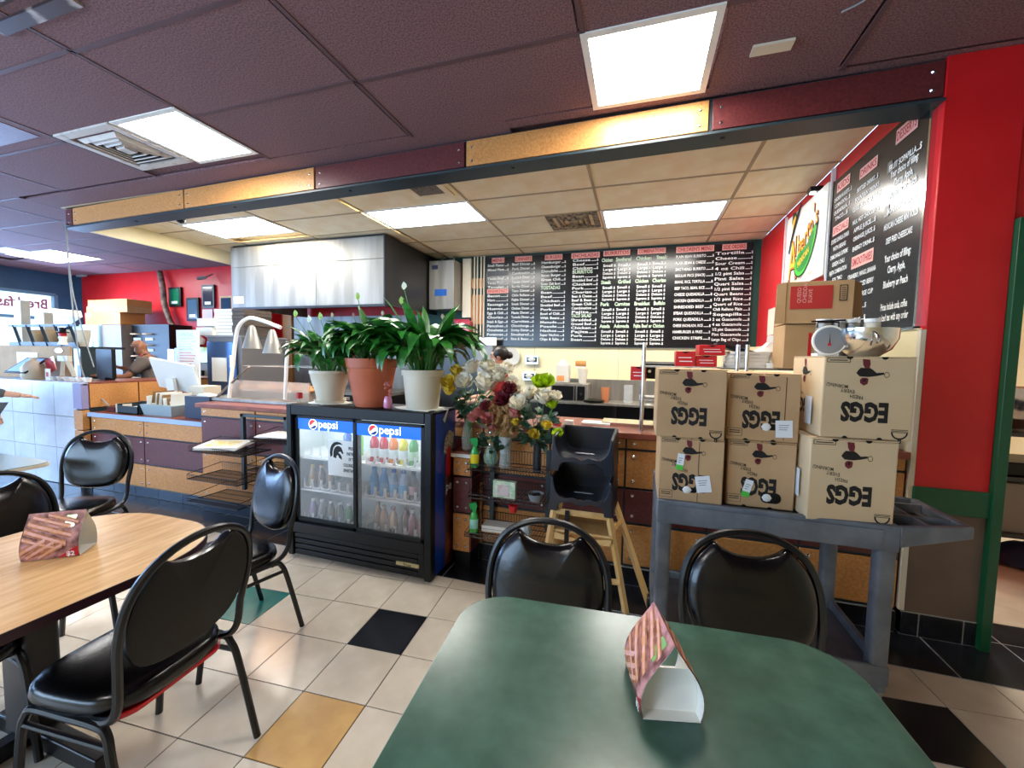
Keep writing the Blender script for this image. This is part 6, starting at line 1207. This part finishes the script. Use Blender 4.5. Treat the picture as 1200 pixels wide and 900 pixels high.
tag(MB().box(-.35, .3, -.01, .01, 0, .12).build('low_partition', m_pot, loc=(-4.95, 3.28, .826)), 'low pale strip standing behind the black tray', 'panel')
t = thing('pos_screen', 'white tilted register screen seen from behind on the low counter', 'screen', (-5.0, 3.25, .826), rad(8)); a = MB().box(-.27, .27, -.012, .012, -.19, .19, 0, Matrix.Translation((0, 0, .38)) @ Matrix.Rotation(rad(25), 4, 'X') @ Matrix.Rotation(rad(10), 4, 'Y')).build('screen', m_white, t, bevel=.004); MB().box(-.1, .0, 0, .04, 0, .36, 0, Matrix.Rotation(rad(8), 4, 'X')).build('stand', m_white, t, bevel=.004); MB().box(-.14, .1, -.08, .12, 0, .02).build('base', m_white, t)
tag(MB().box(-.12, .1, -.1, .1, 0, .14).build('cream_box', m_pot, loc=(-4.62, 3.3, .97), bevel=.004), 'cream box right of the white register screen', 'box')
t = thing('black_monitor', 'black monitor on the divider counter in front of the bald worker', 'monitor', (-5.9, 3.1, 1.141)); MB().box(-.16, .12, -.02, .02, .02, .36).build('screen', m_black, t, bevel=.004); MB().box(-.04, .04, -.05, .05, 0, .03).build('base', m_black, t)
t, w_, h_ = bx_at('cardboard_screen', 'tall cardboard screen with posters on the tiled counter', 'screen', -60, 84, 404, 446, 2.98, .02, m_card); MB().box(w_ - 1.05, w_ - .62, -.004, 0, .1, .32).build('poster', m_paper, t)
MB().box(w_ - .9, w_ - .66, -.006, -.004, .14, .28).build('poster_print', m_pot, t); MB().lathe([(0, 0), (.08, .001), (.08, .006)], 16, M=Matrix.Translation((w_ - .2, -.001, h_ - .05)) @ Matrix.Scale(.4, 4, Z) @ Matrix.Rotation(rad(90), 4, 'X')).build('orange_badge', drink('d98a3a'), t)
t = thing('wood_letter_a', 'pale wooden frame shaped like a leaning A on the tiled counter', 'stand', (-6.1, 2.85, 1.136)); MB().tube([(-.12, 0, 0), (-.07, 0, .27)], .02, 4).build('leg', m_pot, t); MB().tube([(.16, 0, 0), (-.03, 0, .27)], .025, 4).build('leg', m_pot, t); MB().box(-.14, .04, -.02, .02, .22, .28).build('top', m_pot, t)
t = thing('plastic_jug', 'pale translucent jug with handle on the tiled counter', 'jug', (-6.62, 2.8, 1.136)); MB().lathe([(.09, 0), (.1, .02), (.1, .14), (.06, .2), (.03, .22), (.03, .25), (0, .25)], 16).build('body', mat('cloudy_plastic', 'b9a890', .4, alpha=.9), t); MB().tube(smooth_path([(-.04, 0, .21), (-.1, 0, .2), (-.13, 0, .14), (-.1, 0, .08)], 4), .012, 6).build('handle', m_pot, t)
t = thing('red_card_stand', 'tilted red card stand on the tiled counter', 'card', (-6.38, 2.86, 1.136)); MB().box(-.08, .08, 0, .01, .1, .26, 0, Matrix.Rotation(rad(-20), 4, 'Y')).build('red_card', drink('a8283a'), t); MB().box(-.05, .03, -.05, -.04, 0, .13).build('white_card', m_paper, t); MB().box(-.03, .01, -.052, -.05, .04, .09).build('red_square', m_redp, t)
for k in range(6):
    t = thing('sample_cup', ('leftmost', 'second', 'third', 'fourth', 'fifth', 'rightmost')[k] + ' small white cup of the row on the tiled counter edge', 'cup', (-6.2 + k * .11, 2.79, 1.136), 0, 'small white cups on the tiled counter'); MB().lathe([(.025, 0), (.04, .05), (.036, .05), (.0, .02)], 12).build('cup', m_paper, t); MB().lathe([(0, .02), (.034, .045), (0, .06)], 8).build('filling', (drink('5f8fd0'), m_petalp, drink('8db0d8'))[k % 3], t)
t = thing('tablet_stand', 'tablet on a dark stand tilted toward the customer', 'tablet', (-6.75, 2.8, 1.136), 0); MB().box(-.2, .2, -.13, .13, -.008, .008, 0, Matrix.Translation((0, 0, .16)) @ Matrix.Rotation(rad(40), 4, 'X')).build('case', m_black, t, bevel=.003); MB().box(-.17, .17, -.11, .11, .008, .0095, 0, Matrix.Translation((0, 0, .16)) @ Matrix.Rotation(rad(40), 4, 'X')).build('screen', mat('tablet_glow', '6f93d0', .3, emit=.5), t); MB().box(-.03, .03, -.02, .02, 0, .15).build('stand', m_black, t); MB().box(-.1, .1, -.08, .08, 0, .02).build('base', m_black, t)
t = thing('cup_lid_rack', 'dark rack of paper cups and lids on top of the cardboard screen shelf', 'rack', (-7.2, 3.3, 1.136)); wbuild(wbuild and MB().box(-8.9, -6.75, 3.25, 3.75, 1.5, 1.53).box(-8.2, -6.75, 3.25, 3.27, 1.53, 1.58), 'shelf', m_slate, t); wbuild(MB().box(-8.2, -6.75, 3.25, 3.28, 1.78, 1.81), 'top_bar', m_slate, t)
for k in range(5): wbuild(MB().tube([(-8.1 + k * .3, 3.26, 1.8), (-7.95 + k * .3, 3.26, 1.53)], .018, 4), 'slanted_bar', m_slate, t)
wbuild(MB().box(-8.85, -8.82, 3.3, 3.5, 0, 1.5), 'leg', m_slate, t); wbuild(MB().box(-6.8, -6.77, 3.3, 3.5, 0, 1.5), 'leg', m_slate, t)
for k in range(4): tag(MB().lathe([(.06, 0), (.09, .22), (.085, .22)], 14).build('cup_stack', m_card if k < 2 else m_pot, loc=(-7.95 + k * .3, 3.45, 1.531)), ['first tan cup stack from the left in the dark rack', 'second tan cup stack in the dark rack', 'third cup stack, cream, in the dark rack', 'fourth cup stack, cream, in the dark rack'][k], 'cups', 'cup stacks in the dark rack')
for k, (px0, px1, py0, py1, y) in enumerate(((15, 25, 352, 378, 3.6), (40, 52, 366, 382, 3.6))): t, w_, h_ = bx_at('upright_tube', ['taller cream cup tube in front of the window', 'shorter cream cup tube in front of the window'][k], 'cups', px0, px1, py0, py1, y, .1, m_pot); t.location.z, b_ = 1.531, [c_ for c_ in t.children][0]; b_.scale.z = (w_h := (at(px0, py0, y=y).z - 1.531) / h_)
t = thing('chef_figurine', 'small dark hatted figurine standing above the cardboard screen', 'figurine', at(74, 404, y=3.0)); MB().lathe([(.05, 0), (.03, .05), (.04, .09), (.03, .1)], 12).build('body', m_paper, t); MB().lathe([(.03, .09), (.035, .13), (.02, .15)], 12).build('head', m_redp, t); MB().lathe([(.055, .14), (.06, .15), (.03, .16), (.035, .2), (0, .21)], 12).build('hat', m_black, t)
# pots beyond the doorway
def dq(px_, py_, y=3.9): return at(px_, py_, y=y)
zt = dq(1170, 505).z; zl = dq(1170, 622).z; zm = dq(1170, 556).z; xa = dq(1130, 560).x
t = thing('pot_shelf', 'steel pot shelf with crates seen through the right doorway', 'shelf', (xa + .6, 3.9, 0))
for z in (zt - .03, zm - .03, max(.12, zl - .03)): wbuild(MB().box(xa, xa + 1.2, 3.85, 4.35, z, z + .028), 'shelf', m_steeld, t)
for x in (xa, xa + 1.17): wbuild(MB().box(x, x + .03, 4.3, 4.33, 0, zt + .3), 'post', m_steeld, t); wbuild(MB().box(x, x + .03, 3.86, 3.89, 0, zt), 'post', m_steeld, t)
o = MB().lathe([(.0, 0), (.14, .01), (.26, .16), (.3, .32), (.29, .32), (.13, .02)], 24).build('steel_pot', m_chrome, loc=(dq(1190, 500).x + .05, 4.1, zt)); tag(o, 'large shiny steel pot on shelf beyond the doorway', 'pot')
tag(MB().box(-.2, .3, -.2, .2, 0, .1).build('black_tub', m_black, loc=(dq(1175, 550).x + .1, 4.08, zm), bevel=.01), 'black tub on the middle shelf beyond the doorway', 'tub')
tag(MB().box(-.25, .3, -.2, .2, 0, max(.1, zm - zl - .06)).build('grey_crate', mat('galvanised_grey', '8b857c', .5, .3), loc=(dq(1175, 620).x + .12, 4.1, max(.15, zl))), 'grey metal box on the low shelf beyond the doorway', 'box')
q = at(1185, 660, z=.01); tag(MB().lathe([(.0, 0), (.22, .02), (.2, .1), (.1, .16), (0, .17)], 10, sy=.7).build('navy_cloth', mat('navy_cloth', '16203f', .8), loc=(q.x + .08, q.y, .007)), 'dark navy bundle of cloth on the floor beyond the doorway', 'cloth')
# ================================================================ PEOPLE
def skinned(name, pts, edges, radii, m, parent, sub=2, root=0):
    me = bpy.data.meshes.new(name); me.from_pydata([tuple(p) for p in pts], edges, []); o = bpy.data.objects.new(name, me); COL.objects.link(o); o.parent = parent
    o.modifiers.new('skin', 'SKIN'); sk = me.skin_vertices[0].data
    for i, r in enumerate(radii): sk[i].radius = (r, r) if not isinstance(r, tuple) else r; sk[i].use_root = (i == root)
    ss = o.modifiers.new('sub', 'SUBSURF'); ss.levels = sub; ss.render_levels = sub; me.materials.append(m)
    return o
def person(label, loc, rz, hand_l, hand_r, lean, skin, shirt, trousers, hair=None, hat=None, H=1.66, sleeve=.75):
    # local: faces +Y; hand_l / hand_r are wrist targets
    t = thing('person', label, 'person', loc, rz); s = H / 1.7; L = lean
    def V(x, y, z): return Vector((x, y + L * max(0, z - .95) / .7, z)) * s
    P = [V(0, 0, .95), V(0, .01, 1.1), V(0, .01, 1.25), V(0, 0, 1.38), V(0, .0, 1.47), V(0, .02, 1.53), V(0, .01, 1.62), V(0, .005, 1.68)]; R_ = [(.15, .11), (.125, .095), (.135, .1), (.13, .085), .05, .065, .083, .05]; E_ = [(i, i + 1) for i in range(7)]
    P.append(V(0, .095, 1.515)); R_.append(.028); E_.append((5, len(P) - 1))          # chin
    P.append(V(0, .115, 1.58)); R_.append(.013); E_.append((6, len(P) - 1))           # nose
    wr = []
    for sd, hd in ((-1, hand_l), (1, hand_r)):
        sh = V(sd * .175, 0, 1.37); hv = Vector(hd); el = (sh + hv) / 2 + Vector((sd * .06, -.05, -.11)); n = len(P)
        P += [sh, el, hv]; R_ += [.058, .042, .028]; E_ += [(3, n), (n, n + 1), (n + 1, n + 2)]; d = (hv - el).normalized(); wr.append((hv, d, sd))
        sdv = d.cross(Z).normalized() * sd; pm = hv + d * .07; P.append(pm); R_.append((.036, .018)); E_.append((n + 2, len(P) - 1)); pi = len(P) - 1
        for f in range(4): a = pm + d * .035 + sdv * (f - 1.5) * .019; b = a + d * (.03, .036, .034, .026)[f] + Vector((0, 0, -.012)); P += [a, b]; R_ += [.009, .008]; E_ += [(pi, len(P) - 2), (len(P) - 2, len(P) - 1)]
        th = hv + d * .03 - sdv * .03; P += [th, th + d * .04 - sdv * .01]; R_ += [.011, .009]; E_ += [(n + 2, len(P) - 2), (len(P) - 2, len(P) - 1)]
    for sd in (-1, 1):
        n = len(P); P += [V(sd * .1, 0, .88), V(sd * .105, .02, .5), V(sd * .11, -.01, .1), V(sd * .11, .13, .04)]; R_ += [.095, .06, .042, .035]; E_ += [(0, n), (n, n + 1), (n + 1, n + 2), (n + 2, n + 3)]
    skinned('body', P, E_, R_, skin, t)
    P2 = [V(0, 0, .9), V(0, .01, 1.1), V(0, .01, 1.25), V(0, 0, 1.38), V(0, -.005, 1.44)]; R2 = [(.175, .14), (.155, .125), (.165, .13), (.165, .12), .085]; E2 = [(i, i + 1) for i in range(4)]
    for hv, d, sd in wr:
        sh = V(sd * .18, 0, 1.37); el = (sh + hv) / 2 + Vector((sd * .06, -.05, -.11)); n = len(P2); P2 += [sh, sh.lerp(el, min(1, sleeve))]; R2 += [.086, .064]; E2 += [(3, n), (n, n + 1)]
        if sleeve > 1: P2.append(el.lerp(hv, sleeve - 1)); R2.append(.045); E2.append((n + 1, n + 2))
    skinned('shirt', P2, E2, R2, shirt, t)
    P3 = [V(0, 0, .93)]; R3 = [(.175, .13)]; E3 = []
    for sd in (-1, 1): n = len(P3); P3 += [V(sd * .1, 0, .85), V(sd * .105, .02, .5), V(sd * .11, -.01, .1)]; R3 += [.11, .078, .065]; E3 += [(0, n), (n, n + 1), (n + 1, n + 2)]
    skinned('trousers', P3, E3, R3, trousers, t)
    for sd in (-1, 1): MB().lathe([(.05, 0), (.055, .03), (.04, .08), (0, .09)], 12, V(sd * .11, .06, 0) , sy=2.2).build('shoe', m_black, t) if False else MB().prism(rrect(-.045, .045, -.1, .17, .04, 4), .08, (V(sd * .11, 0, 0).x, .0, 0)).build('shoe', m_black, t, bevel=.01)
    hc = V(0, .01, 1.6)
    for sd in (-1, 1):
        MB().lathe([(0, -.006), (.022, 0), (.028, .006), (.0, .008)], 10, M=Matrix.Translation(hc + Vector((sd * .082, -.01, -.01))) @ Matrix.Rotation(rad(90), 4, 'Y') @ Matrix.Scale(1.4, 4, X)).build('ear', skin, t)
        MB().lathe([(0, -.009), (.009, 0), (0, .009)], 8, hc + Vector((sd * .03, .082, .008))).build('eye', m_black, t)
    MB().tube(smooth_path([hc + Vector((-.025, .088, -.055)), hc + Vector((0, .095, -.058)), hc + Vector((.025, .088, -.055))], 3), .004, 6).build('mouth', m_petalp, t)
    return t, hc, V
t, hc, V = person('bald person in grey brown shirt with red strap leaning over the register', (-6.42, 3.95, 0), rad(135), (-.15, .55, 1.15), (.3, .5, 1.25), .2, mat('tanned_skin', 'a86f50', .5), mat('taupe_shirt', '6f645c', .8), m_black, H=1.66)
MB().tube(smooth_path([V(-.09, .1, 1.3), V(-.06, .03, 1.46), V(0, -.03, 1.49), V(.06, .03, 1.46), V(.09, .1, 1.3)], 4), .01, 5).build('red_strap', m_redp, t)
for sd in (-1, 1): MB().tube([hc + Vector((sd * .03 + .02 * math.cos(k * math.pi / 5), .1, .008 + .016 * math.sin(k * math.pi / 5))) for k in range(10)], .002, 4, closed=True).tube([hc + Vector((sd * .05, .098, .01)), hc + Vector((sd * .088, -.01, .01))], .002, 4).build('glasses', m_black, t)
t, hc, V = person('cook in a red top with dark hair in a bun, seen behind the flowers', (-1.45, 4.3, 0), rad(108), (-.2, .35, 1.0), (.2, .4, 1.0), .05, m_skin2, mat('red_top', 'b0292f', .8), m_black, H=1.6)
MB().lathe([(0, -.07), (.075, -.04), (.096, .01), (.09, .06), (.05, .1), (0, .108)], 18, hc + Vector((0, -.022, .0))).build('hair', m_hair, t, smooth=60); MB().lathe([(0, -.04), (.04, -.02), (.045, .01), (.03, .04), (0, .048)], 12, hc + Vector((0, -.12, -.0))).build('hair_bun', m_hair, t, smooth=60)
t, hc, V = person('customer in a grey sleeve reaching to the tablet at the left edge', (-6.08, 2.1, 0), rad(-60), (-.3, -.02, .85), (.02, .42, 1.04), 0, m_skin2, mat('grey_jersey', '4c5358', .85), mat('grey_trousers', '3c4650', .8), H=1.72, sleeve=1.8)
